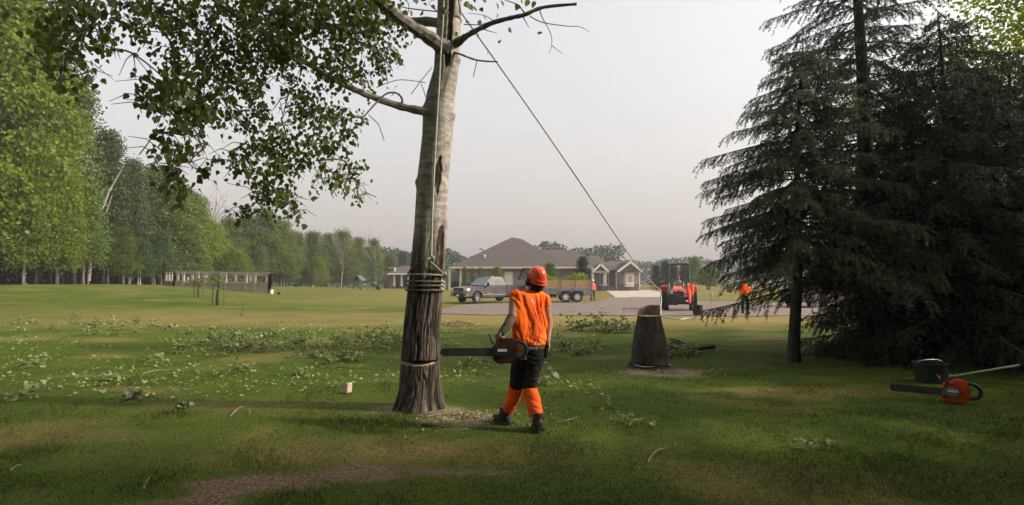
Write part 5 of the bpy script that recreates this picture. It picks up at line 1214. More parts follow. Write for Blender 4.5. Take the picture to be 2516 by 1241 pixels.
def wall_box(x0, x1, d0, d1, ztop, name='wall', mat=m_wall):
    a, b = hp(x0, 700, d0).x, hp(x1, 700, d0).x
    return MB().box(((a + b) / 2, (d0 + d1) / 2, (gz0 - .5 + ztop) / 2), (b - a, d1 - d0, ztop - gz0 + .5)).build(name, mat, house, world=True)
ZE = hp(1258, 656).z          # eave height of the main block
# main block: hipped roof with a short ridge; its right shoulder is a lower ridge, then a second hip
wall_box(1128, 1462, 81.0, 97, ZE)
def roof(eave, ridge, thick=.18, name='roof'):
    """eave rectangle (x0,x1,y0,y1,z), ridge ((xa,ya,za),(xb,yb,zb)) along x; hips on both ends"""
    x0, x1, y0, y1, z = eave; A, B = Vector(ridge[0]), Vector(ridge[1])
    c = [Vector((x0, y0, z)), Vector((x1, y0, z)), Vector((x1, y1, z)), Vector((x0, y1, z))]; d = [p - Vector((0, 0, thick)) for p in c]
    mb = MB(); mb.add(c + [A, B] + d, [(0, 1, 5, 4), (2, 3, 4, 5), (3, 0, 4), (1, 2, 5), (6, 7, 1, 0), (7, 8, 2, 1), (8, 9, 3, 2), (9, 6, 0, 3), (9, 8, 7, 6)])
    return mb.build(name, m_roof, house, world=True)
xl, xr = hp(1104, 655, 80).x, hp(1452, 655, 80).x
A = hp(1258, 583, 88.5); B = hp(1281, 588.5, 88.5); B.z = A.z - .25
main_roof = roof((xl, hp(1400, 655, 80).x, 80, 97, ZE), (A, B)); 
# lower ridge to the right
z2 = hp(1350, 614, 88.0).z
mb = MB(); x0, x1 = hp(1288, 614, 88).x, hp(1390, 614, 88).x; yf = 80.06
mb.add([(x0, yf, ZE + .02), (x1, yf, ZE + .02), (x1, 88, z2), (x0, 88, z2), (x0, 96, ZE), (x1, 96, ZE)], [(0, 1, 2, 3), (3, 2, 5, 4), (0, 3, 4), (1, 5, 2), (0, 4, 5, 1)]); mb.build('roof', m_roof, house, world=True)
z3 = hp(1408, 615, 87).z; z3b = hp(1455, 629.5, 87).z; x3 = hp(1408, 615, 87).x
mb = MB(); xe0, xe1 = hp(1340, 655, 80).x, hp(1506, 648, 80).x; zc = ZE - .02
mb.add([(xe0, 79.95, zc), (xe1, 79.95, zc), (xe1, 95, zc), (xe0, 95, zc), (x3, 87, z3), (hp(1440, 629, 87).x, 87, z3b), (hp(1470, 630, 87).x, 87, z3b - .02)], [(0, 1, 6, 5, 4), (2, 3, 4, 5, 6), (3, 0, 4), (1, 2, 6), (3, 2, 1, 0)]); mb.build('roof', m_roof, house, world=True)
MB().box(((xl + hp(1460, 655, 80).x) / 2, 79.93, ZE - .11), (hp(1460, 655, 80).x - xl, .10, .24)).build('gutter', m_trim2, house, world=True, bevel=.02)
# roof furniture
vp = MB(); q = hp(1186, 616, 86); vp.tube([q - Vector((0, 0, .8)), q + Vector((0, 0, .1)), q + Vector((-.12, 0, .25)), q + Vector((-.5, 0, .25))], .085, 8); vp.build('vent_pipe', m_blackp, main_roof, True, world=True)
q = hp(1191, 634, 82.6); MB().tube([q - Vector((0, 0, .4)), q + Vector((0, 0, .35))], .09, 8).build('vent_pipe', m_trim, main_roof, True, world=True); MB().tube([q + Vector((0, 0, .35)), q + Vector((0, 0, .48))], .16, 8).build('vent_cap', m_trim, main_roof, True, world=True)
# door, lamp, siding boards on the front
def door(x0, x1, y0, y1, d, mat, nm='door'):
    a, b = hp(x0, y1, d), hp(x1, y0, d); o = MB().box(((a.x + b.x) / 2, d, (a.z + b.z) / 2), (b.x - a.x, .06, b.z - a.z)).build(nm, mat, house, world=True, bevel=.01)
    w = b.x - a.x
    for s in (-1, 1): MB().box(((a.x + b.x) / 2 + s * (w / 2 + .05), d - .02, (a.z + b.z) / 2), (.1, .1, b.z - a.z + .2)).build('door_frame', m_trim, o, world=True)
    MB().box(((a.x + b.x) / 2, d - .02, b.z + .05), (w + .2, .1, .1)).build('door_frame', m_trim, o, world=True)
    MB().ball(((b.x - .1), d - .06, (a.z + b.z) / 2), .035, 8, 6).build('handle', m_steel, o, world=True); return o
door(1241, 1258, 669.5, 712, 80.96, m_trim)
q = hp(1241, 664, 80.9); MB().box(q, (.14, .14, .26)).build('wall_lamp', m_trim2, house, world=True, bevel=.02)
for k in range(9):     # clapboards
    z = gz0 + .25 + k * .31; a, b = hp(1262, 700, 80.98).x, hp(1462, 700, 80.98).x
    MB().box(((a + b) / 2, 80.975, z), (b - a, .03, .025)).build('clapboard', m_wall, house, world=True)
# open carport at the left end with columns
for px in (1103.5, 1131): MB().box((hp(px, 690).x, 80.4, (gz0 + ZE) / 2 - .2), (.30, .30, ZE - gz0 + .1)).build('column', m_trim2, house, world=True, bevel=.02)
MB().box((hp(1117, 690, 90).x, 92, (gz0 + ZE) / 2), (hp(1131, 690).x - hp(1104, 690).x + 1.5, .2, ZE - gz0)).build('back_wall', m_green, house, world=True)
MB().box((hp(1180, 690, 81).x, 80.93, (gz0 + ZE) / 2 - .1), (hp(1228, 690).x - hp(1134, 690).x, .12, ZE - gz0 - .1)).build('panelling', m_green, house, world=True)
for k in range(14): MB().box((hp(1138 + k * 6.6, 690, 81).x, 80.86, (gz0 + ZE) / 2 - .1), (.07, .04, ZE - gz0 - .2)).build('batten', m_green, house, world=True)
q = hp(1121, 697, 84); MB().box((q.x, 84, gz0 + .55), (1.3, .8, 1.2)).build('grill', m_blackp, house, world=True, bevel=.15, seg=2)
# entrance wing: block, porch gable with column, big gable with bay window
ZW = hp(1548, 668, 76).z
wall_box(1455, 1518, 78.2, 92, ZE - .1); wall_box(1518, 1572, 76, 90, ZW)
zr = hp(1525, 641.5, 84).z; xa, xb = hp(1480, 643, 84).x, hp(1552, 641, 84).x
mb = MB(); yw = 77.2; zl = hp(1500, 664, 77.2).z; x_l, x_r = hp(1452, 664, 77.2).x, hp(1576, 664, 77.2).x
mb.add([(x_l, yw, zl), (x_r, yw, zl), (x_r, 91, zl), (x_l, 91, zl), (hp(1497, 643, 84).x, 84, zr), (hp(1556, 642, 84).x, 84, zr)], [(0, 1, 5, 4), (2, 3, 4, 5), (3, 0, 4), (1, 2, 5), (3, 2, 1, 0)]); mb.build('roof', m_roof, house, world=True)
def gable(pxm, pyt, pxl, pxr, pye, d, back, wall_to=None, over=.35, fill=m_wall):
    t = hp(pxm, pyt, d); l, r = hp(pxl, pye, d), hp(pxr, pye, d); l.z = r.z = (l.z + r.z) / 2
    MB().prism([(l.x + .1, l.z), (r.x - .1, r.z), (t.x, t.z - .12)], d + .02, back, 'y').build('gable', fill, house, world=True)
    for e in (l, r):
        n_ = Vector((0, 0, .1)); MB().slab([Vector((t.x, d - over, t.z)) + n_, Vector((e.x, d - over, e.z)) + n_, Vector((e.x, back, e.z)) + n_, Vector((t.x, back, t.z)) + n_], .12, (0, 0, 1)).build('roof', m_roof, house, world=True)
        MB().bar(Vector((t.x, d - over - .05, t.z - .03)), Vector((e.x, d - over - .05, e.z - .03)), .08, .26).build('barge_board', m_trim, house, world=True)
gable(1548, 643.5, 1516, 1577, 667.5, 75.9, 85)
gable(1475, 649, 1455.5, 1494, 667, 77.0, 84)
MB().box((hp(1475, 667, 77).x, 76.95, hp(1475, 668.5, 77).z), (hp(1497, 660, 77).x - hp(1453, 660, 77).x, .25, .22)).build('fascia', m_trim2, house, world=True)
MB().tube([(hp(1486, 690, 77.2).x, 77.2, gz0 + .5), (hp(1486, 690, 77.2).x, 77.2, ZE - .35)], [.26, .20], 12).build('column', m_trim, house, True, world=True)
MB().box((hp(1486, 700, 77.2).x, 77.2, gz0 + .25), (.7, .7, .6)).build('column_base', m_brick, house, world=True)
MB().box((hp(1456.5, 700, 77.2).x, 77.2, (gz0 + ZE) / 2 - .2), (.3, .3, ZE - gz0)).build('column', m_trim, house, world=True)
def window(x0, x1, y0, y1, d, panes=2, nm='window', fr=m_trim, fw=.16):
    a, b = hp(x0, y1, d), hp(x1, y0, d); cx_, cz_ = (a.x + b.x) / 2, (a.z + b.z) / 2; w, h = b.x - a.x, b.z - a.z
    o = MB().box((cx_, d, cz_), (w, .1, h)).build(nm, m_glass, house, world=True)
    for s in (-1, 1):
        MB().box((cx_ + s * w / 2, d - .04, cz_), (fw, .14, h + fw)).build('frame', fr, o, world=True); MB().box((cx_, d - .035, cz_ + s * h / 2), (w - fw, .13, fw)).build('frame', fr, o, world=True)
    for k in range(1, panes): MB().box((a.x + w * k / panes, d - .03, cz_), (.10, .1, h - fw)).build('mullion', fr, o, world=True)
    MB().box((cx_, d - .08, a.z - .1), (w + .3, .24, .1)).build('sill', fr, o, world=True); return o
bay = MB().prism([(hp(1535, 690, 75.2).x, 76.02), (hp(1538, 690, 75.2).x, 75.3), (hp(1557, 690, 75.2).x, 75.3), (hp(1560, 690, 75.2).x, 76.02)], gz0 + .45, hp(1548, 671, 75.3).z, 'z').build('bay', m_trim, house, world=True)
window(1540.5, 1555, 675, 695.5, 75.24, 3); MB().prism([(75.0, hp(1548, 671, 75.3).z), (76.02, hp(1548, 665.5, 75.6).z), (76.02, hp(1548, 671, 75.3).z)], hp(1533, 690, 75.2).x, hp(1562, 690, 75.2).x, 'x').build('bay_roof', m_roof, house, world=True)
window(1474.5, 1480, 673, 699, 78.12, 1, fw=.1); window(1490, 1494, 673, 699, 78.12, 1, fw=.1)
for px in (1514, 1571): MB().tube([(hp(px, 690, 75.9).x, 75.86, gz0), (hp(px, 690, 75.9).x, 75.86, ZW)], .06, 6).build('downspout', m_trim2, house, world=True)
MB().box(((hp(1518, 700, 75.95).x + hp(1572, 700, 75.95).x) / 2, 75.94, gz0 + .35), (hp(1572, 700, 76).x - hp(1518, 700, 76).x, .12, .9)).build('plinth', m_brick, house, world=True)
MB().box(((hp(1500, 700, 77.6).x), 77.6, gz0 + .2), (2.5, .9, .35)).build('step', m_conc, house, world=True)

# porch building behind the trunk's left side
pb = empty('porch_building', P(980, 711, 88), 0, 'brick porch building with white columns left of the tall trunk', 'building'); zb = pb.location.z
zt = P(980, 672, 88).z
MB().box((P(992, 690, 92).x, 93, (zb + zt) / 2), (5.6, 6, zt - zb)).build('wall', m_brick, pb, world=True)
MB().box((P(961.5, 690, 88).x, 88.5, (zb + zt) / 2), (.55, .8, zt - zb)).build('pier', m_brick, pb, world=True)
for px in (968, 986, 1003): MB().tube([(P(px, 700, 88).x, 88.2, zb + .5), (P(px, 700, 88).x, 88.2, zt)], [.2, .16], 10).build('column', m_trim, pb, True, world=True)
for px in (968, 986): MB().box((P(px, 700, 88).x, 88.2, zb + .2), (.5, .5, .6)).build('column_base', m_brick, pb, world=True)
e0, e1 = P(952, 671, 87.6), P(1050, 671, 87.6); rr1 = P(1010, 653, 92)
mb = MB(); mb.add([(e0.x, 87.6, zt), (e1.x, 87.6, zt), (e1.x, 98, zt), (e0.x, 98, zt), (rr1.x - 1.6, 92.5, rr1.z), (rr1.x + 1, 92.5, rr1.z)], [(0, 1, 5, 4), (2, 3, 4, 5), (3, 0, 4), (1, 2, 5), (3, 2, 1, 0)]); mb.build('roof', m_roof, pb, world=True)
MB().box(((e0.x + e1.x) / 2, 87.55, zt - .08), (e1.x - e0.x, .1, .22)).build('gutter', m_trim, pb, world=True)
q = P(970, 663, 89); mb = MB(); mb.tube([q - Vector((0, 0, .5)), q + Vector((0, 0, .35))], .1, 8); mb.bar(q + Vector((-1.0, 0, .3)), q + Vector((.5, 0, .3)), .06); mb.build('roof_vent', m_trim, pb, world=True)

# playset
ps = empty('playset', G(896, 711), 0, 'green wooden playset with pitched roof and slide at the woodland edge', 'playset'); y = ps.location.y; zb = ps.location.z
m_pg = M('play_green', (.045, .10, .075), (.03, .07, .052), 4, .7); m_pw = M('play_wood', (.16, .16, .115), (.11, .11, .08), 5, .85); m_ps = M('slide_grey', (.34, .38, .36), (.27, .30, .29), 4, .5)
k = y / FPX
def pp_(px, py, dy=0): return P(px, py, y + dy)
for px, dy in ((869, 0), (887, 0), (869, 1.8), (887, 1.8)): a = pp_(px, 690, dy); MB().bar((a.x, a.y, zb - .1), (a.x, a.y, pp_(px, 688).z), .14).build('post', m_pw, ps, world=True)
a, b, c = pp_(866, 689), pp_(890, 689), pp_(878, 676.5)
for e in (a, b): MB().slab([Vector((c.x, y - .3, c.z)), Vector((e.x, y - .3, e.z)), Vector((e.x, y + 2.1, e.z)), Vector((c.x, y + 2.1, c.z))], .08, (0, 0, 1)).build('roof_panel', m_pg, ps, world=True)
MB().box(((a.x + b.x) / 2, y + .9, pp_(878, 699).z), (1.5, 2.0, .1)).build('deck', m_pw, ps, world=True)
for i in range(5): MB().box((a.x + .28 + i * .28, y - .02, pp_(878, 695).z), (.1, .05, .5)).build('rail_slat', m_pg, ps, world=True)
MB().bar((b.x, y + .9, pp_(890, 690).z), pp_(922, 692, .9), .14).build('swing_beam', m_pg, ps, world=True)
for dy in (0, 1.8): t_ = pp_(921, 692, .9); MB().bar(t_, (t_.x + .3, y + dy, zb), .11).build('leg', m_pg, ps, world=True)
t_ = pp_(914, 698, .9); MB().tube([t_, pp_(922, 703, .5), pp_(934, 711, 0)], [(.04, .25)] * 3, 8).build('slide', m_pg, ps, world=True)
MB().tube([pp_(881, 701, -.1), pp_(886, 706, -.7), pp_(893, 711, -1.3)], [(.05, .28)] * 3, 8).build('slide', m_ps, ps, world=True)
for px in (900, 907): t_ = pp_(px, 692, .9); MB().bar((t_.x, t_.y, t_.z), (t_.x, t_.y, zb + .5), .03).build('swing_rope', m_pw, ps, world=True); MB().box((t_.x, t_.y, zb + .5), (.3, .18, .05)).build('swing_seat', m_pg, ps, world=True)

# garden enclosure
ge = empty('garden_enclosure', G(545, 722), 0, 'grey timber garden enclosure with wire panels and boarded base', 'enclosure')
m_tim = M('timber_grey', (.36, .32, .27), (.27, .24, .20), 6, .9, .3, 30); m_tim2 = M('timber_brown', (.40, .31, .24), (.30, .23, .18), 5, .9, .3, 30)
dl, dr, db = 51.0, 48.5, 57.5
FL, FR, BL, BR = (P(428, 719, dl), P(662, 725, dr), P(401, 714, db), P(650, 716, db - 1))
def ge_z(px_top, d, py): return P(px_top, py, d).z
def side(a, b, ztop_a, ztop_b, n_post, posts=None, boards=True, slats=False):
    ts = posts or [i / (n_post - 1) for i in range(n_post)]
    za, zb_ = a.z - .12, b.z - .12
    L = lambda t, u: Vector((a.x + (b.x - a.x) * t, a.y + (b.y - a.y) * t, (za + (zb_ - za) * t) * (1 - u) + (ztop_a + (ztop_b - ztop_a) * t) * u))
    for t in ts: MB().bar(L(t, -.1), L(t, 1.0), .19, up=(0, 1, 0)).build('post', m_tim, ge, world=True)
    for u, w, mt in ((1.0, .15, m_tim), (.90, .11, m_tim), (.53, .14, m_tim)): MB().bar(L(0, u) + Vector((0, -.05, 0)), L(1, u) + Vector((0, -.05, 0)), .07, w).build('rail', mt, ge, world=True)
    if boards:
        for u0, u1, mt in ((.33, .505, m_tim2), (.145, .32, m_tim2)):
            for t0, t1 in zip(ts[:-1], ts[1:]):
                p_ = [L(t0, u0), L(t1, u0), L(t1, u1), L(t0, u1)]; MB().slab([q + Vector((0, -.02, 0)) for q in p_], .04, (0, -1, 0)).build('board', mt, ge, world=True)
        MB().bar(L(0, .10) + Vector((0, -.08, 0)), L(1, .10) + Vector((0, -.08, 0)), .05, .07).build('rail', m_bark_dark, ge, world=True)
    if slats:
        for u in np.linspace(.58, .80, 4): MB().bar(L(0, u), L(1, u), .03, .05).build('slat', m_tim, ge, world=True)
    wire = MB()
    n = int((b - a).length / .45)
    for i in range(n + 1): wire.bar(L(i / n, .54), L(i / n, .98), .005)
    for u in np.linspace(.60, .93, 4): wire.bar(L(0, u), L(1, u), .007)
    o = wire.build('wire_mesh', M('wire_dark', (.06, .06, .055), (.04, .04, .038), 9, .6), ge, world=True); o['kind'] = 'stuff'
zfl, zfr, zbl, zbr = P(428, 666.5, dl).z, P(662, 672, dr).z, P(401, 668, db).z, P(650, 671, db - 1).z
px_t = lambda px: (px - 428) / (662 - 428)
side(FL, FR, zfl, zfr, 0, [px_t(q) for q in (428, 450.5, 487.5, 503, 549, 556, 606, 627, 662)])
side(BL, FL, zbl, zfl, 5); side(BL, BR, zbl, zbr, 8, boards=False); side(BR, FR, zbr, zfr, 4)
sgn = P(464, 685, dl + .0); MB().box(sgn + Vector((0, -.15, 0)), (.17, .03, .32)).build('notice', m_white, ge, world=True)
for q, w in (((460, 700, 53), .7), ((520, 700, 54), .8), ((580, 700, 53), .7), ((620, 705, 51.5), .9)):
    c = P(*q); n = 130; g = np.random.default_rng(int(q[0])); v, f = leaf_arrays(np.array(c[:]) - np.array(ge.location) + g.normal(size=(n, 3)) * (w, .5, .28), rdir(g, n), rdir(g, n), g.uniform(.08, .16, n)); link_mesh('garden_plants', np_mesh('garden_plants', v, f), lf_mid, ge)['kind'] = 'stuff'
q = G(667, 722); o = empty('white_pail', q, 0, 'small white pail right of the garden enclosure', 'pail'); MB().lathe([(0, 0), (.13, 0), (.16, .34), (.14, .34), (.12, .02), (0, .02)], 16).build('pail_body', m_white, o, True); MB().tube([(math.cos(t) * .16, 0, .33 + math.sin(t) * .1) for t in np.linspace(0, PI, 9)], .008, 5).build('handle', m_steel, o)
q = G(685, 724); o = empty('dark_pot', q, 0, 'small dark flower pot right of the white pail', 'pot'); MB().lathe([(0, 0), (.1, 0), (.16, .2), (.13, .2), (0, .02)], 14).build('pot_body', m_blackp, o, True); MB().tube([P(672, 724.5, q.y) + Vector((0, 0, .02)), P(720, 727, q.y) + Vector((0, 0, .02))], .03, 6).build('hose', m_blackp, o, world=True)

# staked young trees in front of the enclosure
for i, (px, base, top, d_, stakes, lab) in enumerate([(535, 750, 676, None, (521, 549), 'young staked tree in front of the enclosure, dark wrapped trunk'), (487, 731, 684, None, (476, 498), 'smaller staked sapling left of the dark wrapped young tree')]):
    q = G(px, base); k = q.y / FPX; o = empty('young_tree', q, 0, lab, 'tree', 'staked young trees')
    h = (base - top) * k; MB().tube([(0, 0, -.05), (-.02, 0, h * .45), (.02, 0, h * .62), (0, 0, h)], [.075, .06, .05, .012], 8).build('trunk', m_bark_dark, o, True)
    if i == 0: MB().tube([(-.10, 0, -.03), (-.05, 0, h * .5)], [.05, .04], 8).build('trunk', m_bark_dark, o, True)
    for a in range(7): MB().tube([(0, 0, h * (.55 + .05 * a)), (math.cos(a * 2.4) * .35, math.sin(a * 2.4) * .3, h * (.72 + .05 * a))], [.02, .006], 5).build('branch', m_bark, o)
    g = np.random.default_rng(i + 5); n = 260; v, f = leaf_arrays(np.array([0, 0, h * .84]) + g.normal(size=(n, 3)) * (.33, .3, h * .10), rdir(g, n), rdir(g, n), g.uniform(.07, .13, n)); link_mesh('crown', np_mesh('crown', v, f), lf_olive, o)['kind'] = 'stuff'
    for s in stakes: MB().tube([((s - px) * k, .05, -.1), ((s - px) * k, .05, h * .72)], .028, 6).build('stake', M('stake_green', (.09, .08, .035), (.06, .055, .025), 9, .8), o); MB().tube([((s - px) * k, .05, h * .66), (0, 0, h * .62)], .008, 4).build('tie', m_blackp, o)

# ================================================================== vehicles
m_paint = M('truck_paint', (.064, .052, .058), (.056, .046, .051), 2, .42, spec=.3, coat=.12)
m_chrome = M('chrome', (.62, .62, .62), (.55, .55, .55), 3, .18, metal=.95)
m_tyre = M('tyre', (.022, .021, .02), (.035, .033, .03), 30, .9, .3, 60)
m_rim = M('alloy', (.46, .45, .43), (.36, .35, .34), 8, .32, metal=.7)
m_lamp = M('lamp_glass', (.62, .63, .62), (.45, .46, .46), 9, .12, spec=.8)
def wheel(parent, x, y, r, w, out, steer=0, spokes=6, rim=m_rim):
    """wheel with its axle along y; out = +1/-1 the side its face looks to"""
    o = empty('wheel', (x, y, r), steer); o.parent = parent
    MB().lathe([(r * .62, -w / 2), (r * .93, -w / 2), (r, -w * .36), (r, w * .36), (r * .93, w / 2), (r * .62, w / 2), (r * .6, 0), (r * .62, -w / 2)], 28, 'y').build('tyre', m_tyre, o, True)
    MB().lathe([(r * .63, -w * .42), (r * .6, -w * .3), (r * .6, w * .3), (r * .63, w * .42), (r * .57, w * .42), (r * .55, 0), (r * .57, -w * .42), (r * .63, -w * .42)], 28, 'y').build('rim', rim, o, True)
    d = MB(); d.lathe([(0, out * w * .12), (r * .56, out * w * .10), (r * .56, out * w * .02), (0, out * w * .02)], 24, 'y'); d.build('disc', m_blackp if spokes else rim, o, True)
    sp = MB()
    for k in range(spokes): a = 2 * PI * k / spokes; sp.bar((math.cos(a) * r * .1, out * w * .25, math.sin(a) * r * .1), (math.cos(a) * r * .58, out * w * .3, math.sin(a) * r * .58), r * .17, w * .1, up=(0, 1, 0))
    sp.lathe([(0, out * w * .34), (r * .16, out * w * .32), (r * .18, out * w * .2), (0, out * w * .2)], 14, 'y'); sp.build('spokes', rim, o)
    return o
m_sideglass = M('side_glass', (.07, .07, .072), (.10, .10, .10), 3, .3, spec=.15)
q = P(1200, 743, 43.6)
truck = empty('pickup_truck', (q.x, 43.6, H(q.x, 43.6) + .035), rad(222), 'grey-mauve four-door pickup truck with chrome grille parked on the drive', 'pickup truck')
def truck_build(T):
    wb, r = 1.85, .40; hw = .99
    # lower body with wheel arches
    def arch(cx, rr, n=10): return [(cx + rr * math.cos(t), .40 + rr * math.sin(t)) for t in np.linspace(0, PI, n)]
    lo = [(2.78, .50)] + [(2.80, .85), (2.72, 1.10), (1.95, 1.17), (1.25, 1.20), (.9, 1.22)] + [(-1.0, 1.22), (-1.0, 1.20)] + [(-1.0, .48)] + [(1.38, .45)] 
    cab = [(2.78, .52), (2.82, .80), (2.74, 1.05), (2.60, 1.13), (1.95, 1.19), (1.15, 1.23), (-.98, 1.25), (-.98, .44), (1.36, .44)] + [(wb + .5 * math.cos(t), .40 + .5 * math.sin(t)) for t in np.linspace(PI, 0, 11)] + [(2.36, .48)]
    MB().prism(cab, -hw, hw, 'y').build('body', m_paint, T, bevel=.03)
    bed = [(-1.03, .46), (-1.03, 1.30), (-2.92, 1.30), (-2.95, .62), (-2.40, .58)] + [(-wb + .5 * math.cos(t), .40 + .5 * math.sin(t)) for t in np.linspace(PI, 0, 11)] + [(-1.3, .46)]
    b = MB(); b.prism(bed, -hw, -hw + .10, 'y'); b.prism(bed, hw - .10, hw, 'y'); b.build('bed_side', m_paint, T)
    MB().box((-1.06, 0, .95), (.06, 1.80, .66)).build('bed_front', m_paint, T); MB().box((-2.92, 0, .98), (.07, 1.80, .62)).build('tailgate', m_paint, T, bevel=.02); MB().box((-1.98, 0, .66), (1.80, 1.78, .06)).build('bed_floor', m_blackp, T)
    # greenhouse
    n_ = [(1.22, 1.22), (.42, 1.86), (-.25, 1.93), (-.80, 1.89), (-1.0, 1.24)]
    v = [(x, s * (hw - .05 - max(0, z - 1.22) * .24), z) for s in (-1, 1) for x, z in n_]
    MB().add(v, [(0, 1, 2, 3, 4), (9, 8, 7, 6, 5)] + [(i, 5 + i, 5 + (i + 1) % 5, (i + 1) % 5) for i in range(5)]).build('cab', m_paint, T, 30, bevel=.05, seg=2)
    yz = lambda z, s, e=.012: s * (hw - .05 - max(0, z - 1.22) * .24 + e)
    for s in (-1, 1):
        for nm, pts in (('front_window', [(.98, 1.29), (.40, 1.77), (.12, 1.80), (.12, 1.29)]), ('rear_window', [(.04, 1.29), (.04, 1.80), (-.66, 1.80), (-.84, 1.29)])):
            MB().slab([Vector((x, yz(z, s), z)) for x, z in pts], .02, (0, s, 0)).build(nm, m_sideglass, T)
    sl = lambda x: 1.22 + (1.22 - x) * .80
    MB().slab([Vector((1.17, -.80, sl(1.17) + .03)), Vector((1.17, .80, sl(1.17) + .03)), Vector((.50, .66, sl(.50) + .03)), Vector((.50, -.66, sl(.50) + .03))], .02).build('windscreen', M('windscreen_glass', (.10, .115, .115), (.14, .155, .15), 2, .07, spec=.9), T)
    MB().slab([Vector((-.86, -.7, 1.76)), Vector((-.86, .7, 1.76)), Vector((-.995, .76, 1.32)), Vector((-.995, -.76, 1.32))], .02).build('rear_screen', m_glass, T)
    for x in (.08, -.94): 
        for s in (-1, 1): MB().box((x, s * (hw + .002), .86), (.012, .01, .70)).build('door_seam', m_blackp, T)
    for x in (.28, -.62):
        for s in (-1, 1): MB().box((x, s * (hw + .02), 1.06), (.20, .04, .05)).build('door_handle', m_blackp, T, bevel=.012)
    for s in (-1, 1):
        MB().box((.18, s * (hw + .012), .60), (2.3, .03, .05)).build('side_moulding', m_chrome, T, bevel=.01); MB().box((.65, s * (hw + .006), .70), (.42, .01, .045)).build('badge', m_chrome, T)
        mi = MB().box((.98, s * (hw + .17), 1.34), (.12, .22, .30)).build('mirror', m_blackp, T, bevel=.03); MB().bar((.98, s * (hw - .02), 1.26), (.98, s * (hw + .1), 1.28), .06).build('arm', m_blackp, mi)
        MB().prism([(2.84, .86), (2.80, 1.06), (2.50, 1.10), (2.55, .92)], s * .64, s * (hw + .008), 'y').build('headlight', m_lamp, T, bevel=.015)
        MB().box((2.78, s * .80, .60), (.16, .42, .30)).build('bumper_end', m_chrome, T, bevel=.05, seg=2); MB().lathe([(0, .0), (.055, .0), (.055, .03), (0, .03)], 12, 'x', (2.855, s * .80, .60)).build('fog_lamp', m_blackp, T)
        MB().box((-2.955, s * .90, 1.0), (.03, .14, .40)).build('tail_light', M('tail_red', (.35, .02, .015), (.28, .015, .01), 6, .25), T, bevel=.01)
    MB().box((2.80, 0, .62), (.14, 1.20, .22)).build('bumper', m_blackp, T, bevel=.03)
    MB().box((2.78, 0, .78), (.16, 1.96, .07)).build('bumper_top', m_chrome, T, bevel=.02)
    g = empty('grille', (0, 0, 0)); g.parent = T
    MB().box((2.80, 0, .95), (.06, 1.10, .28)).build('insert', m_blackp, g)
    for s in (-1, 1): MB().box((2.83, 0, .95 + s * .16), (.06, 1.22, .055)).build('frame', m_chrome, g, bevel=.015); MB().box((2.83, s * .60, .95), (.06, .07, .34)).build('frame', m_chrome, g, bevel=.015)
    for z in (.90, 1.0): MB().box((2.835, 0, z), (.03, 1.08, .018)).build('bar', m_steel, g)
    MB().lathe([(.035, 0), (.06, 0), (.06, .02), (.035, .02), (.035, 0)], 18, 'x', (2.85, 0, .95)).build('emblem', m_chrome, g, True); MB().box((2.86, 0, .955), (.012, .09, .018)).build('emblem', m_chrome, g); MB().box((2.86, 0, .935), (.012, .02, .06)).build('emblem', m_chrome, g)
    MB().box((2.885, -.05, .56), (.012, .32, .15)).build('licence_plate', m_white, T)
    MB().box((.1, 0, .42), (4.6, .9, .16)).build('chassis', m_blackp, T)
    MB().box((-.02, .45, 1.945), (.2, .16, .05)).build('roof_block', m_lamp, T, bevel=.015)  # small pale block on the cab roof
    for x, st in ((wb, rad(14)), (-wb, 0)):
        for s in (-1, 1): wheel(T, x, s * .86, r, .26, s, st)
truck_build(truck)

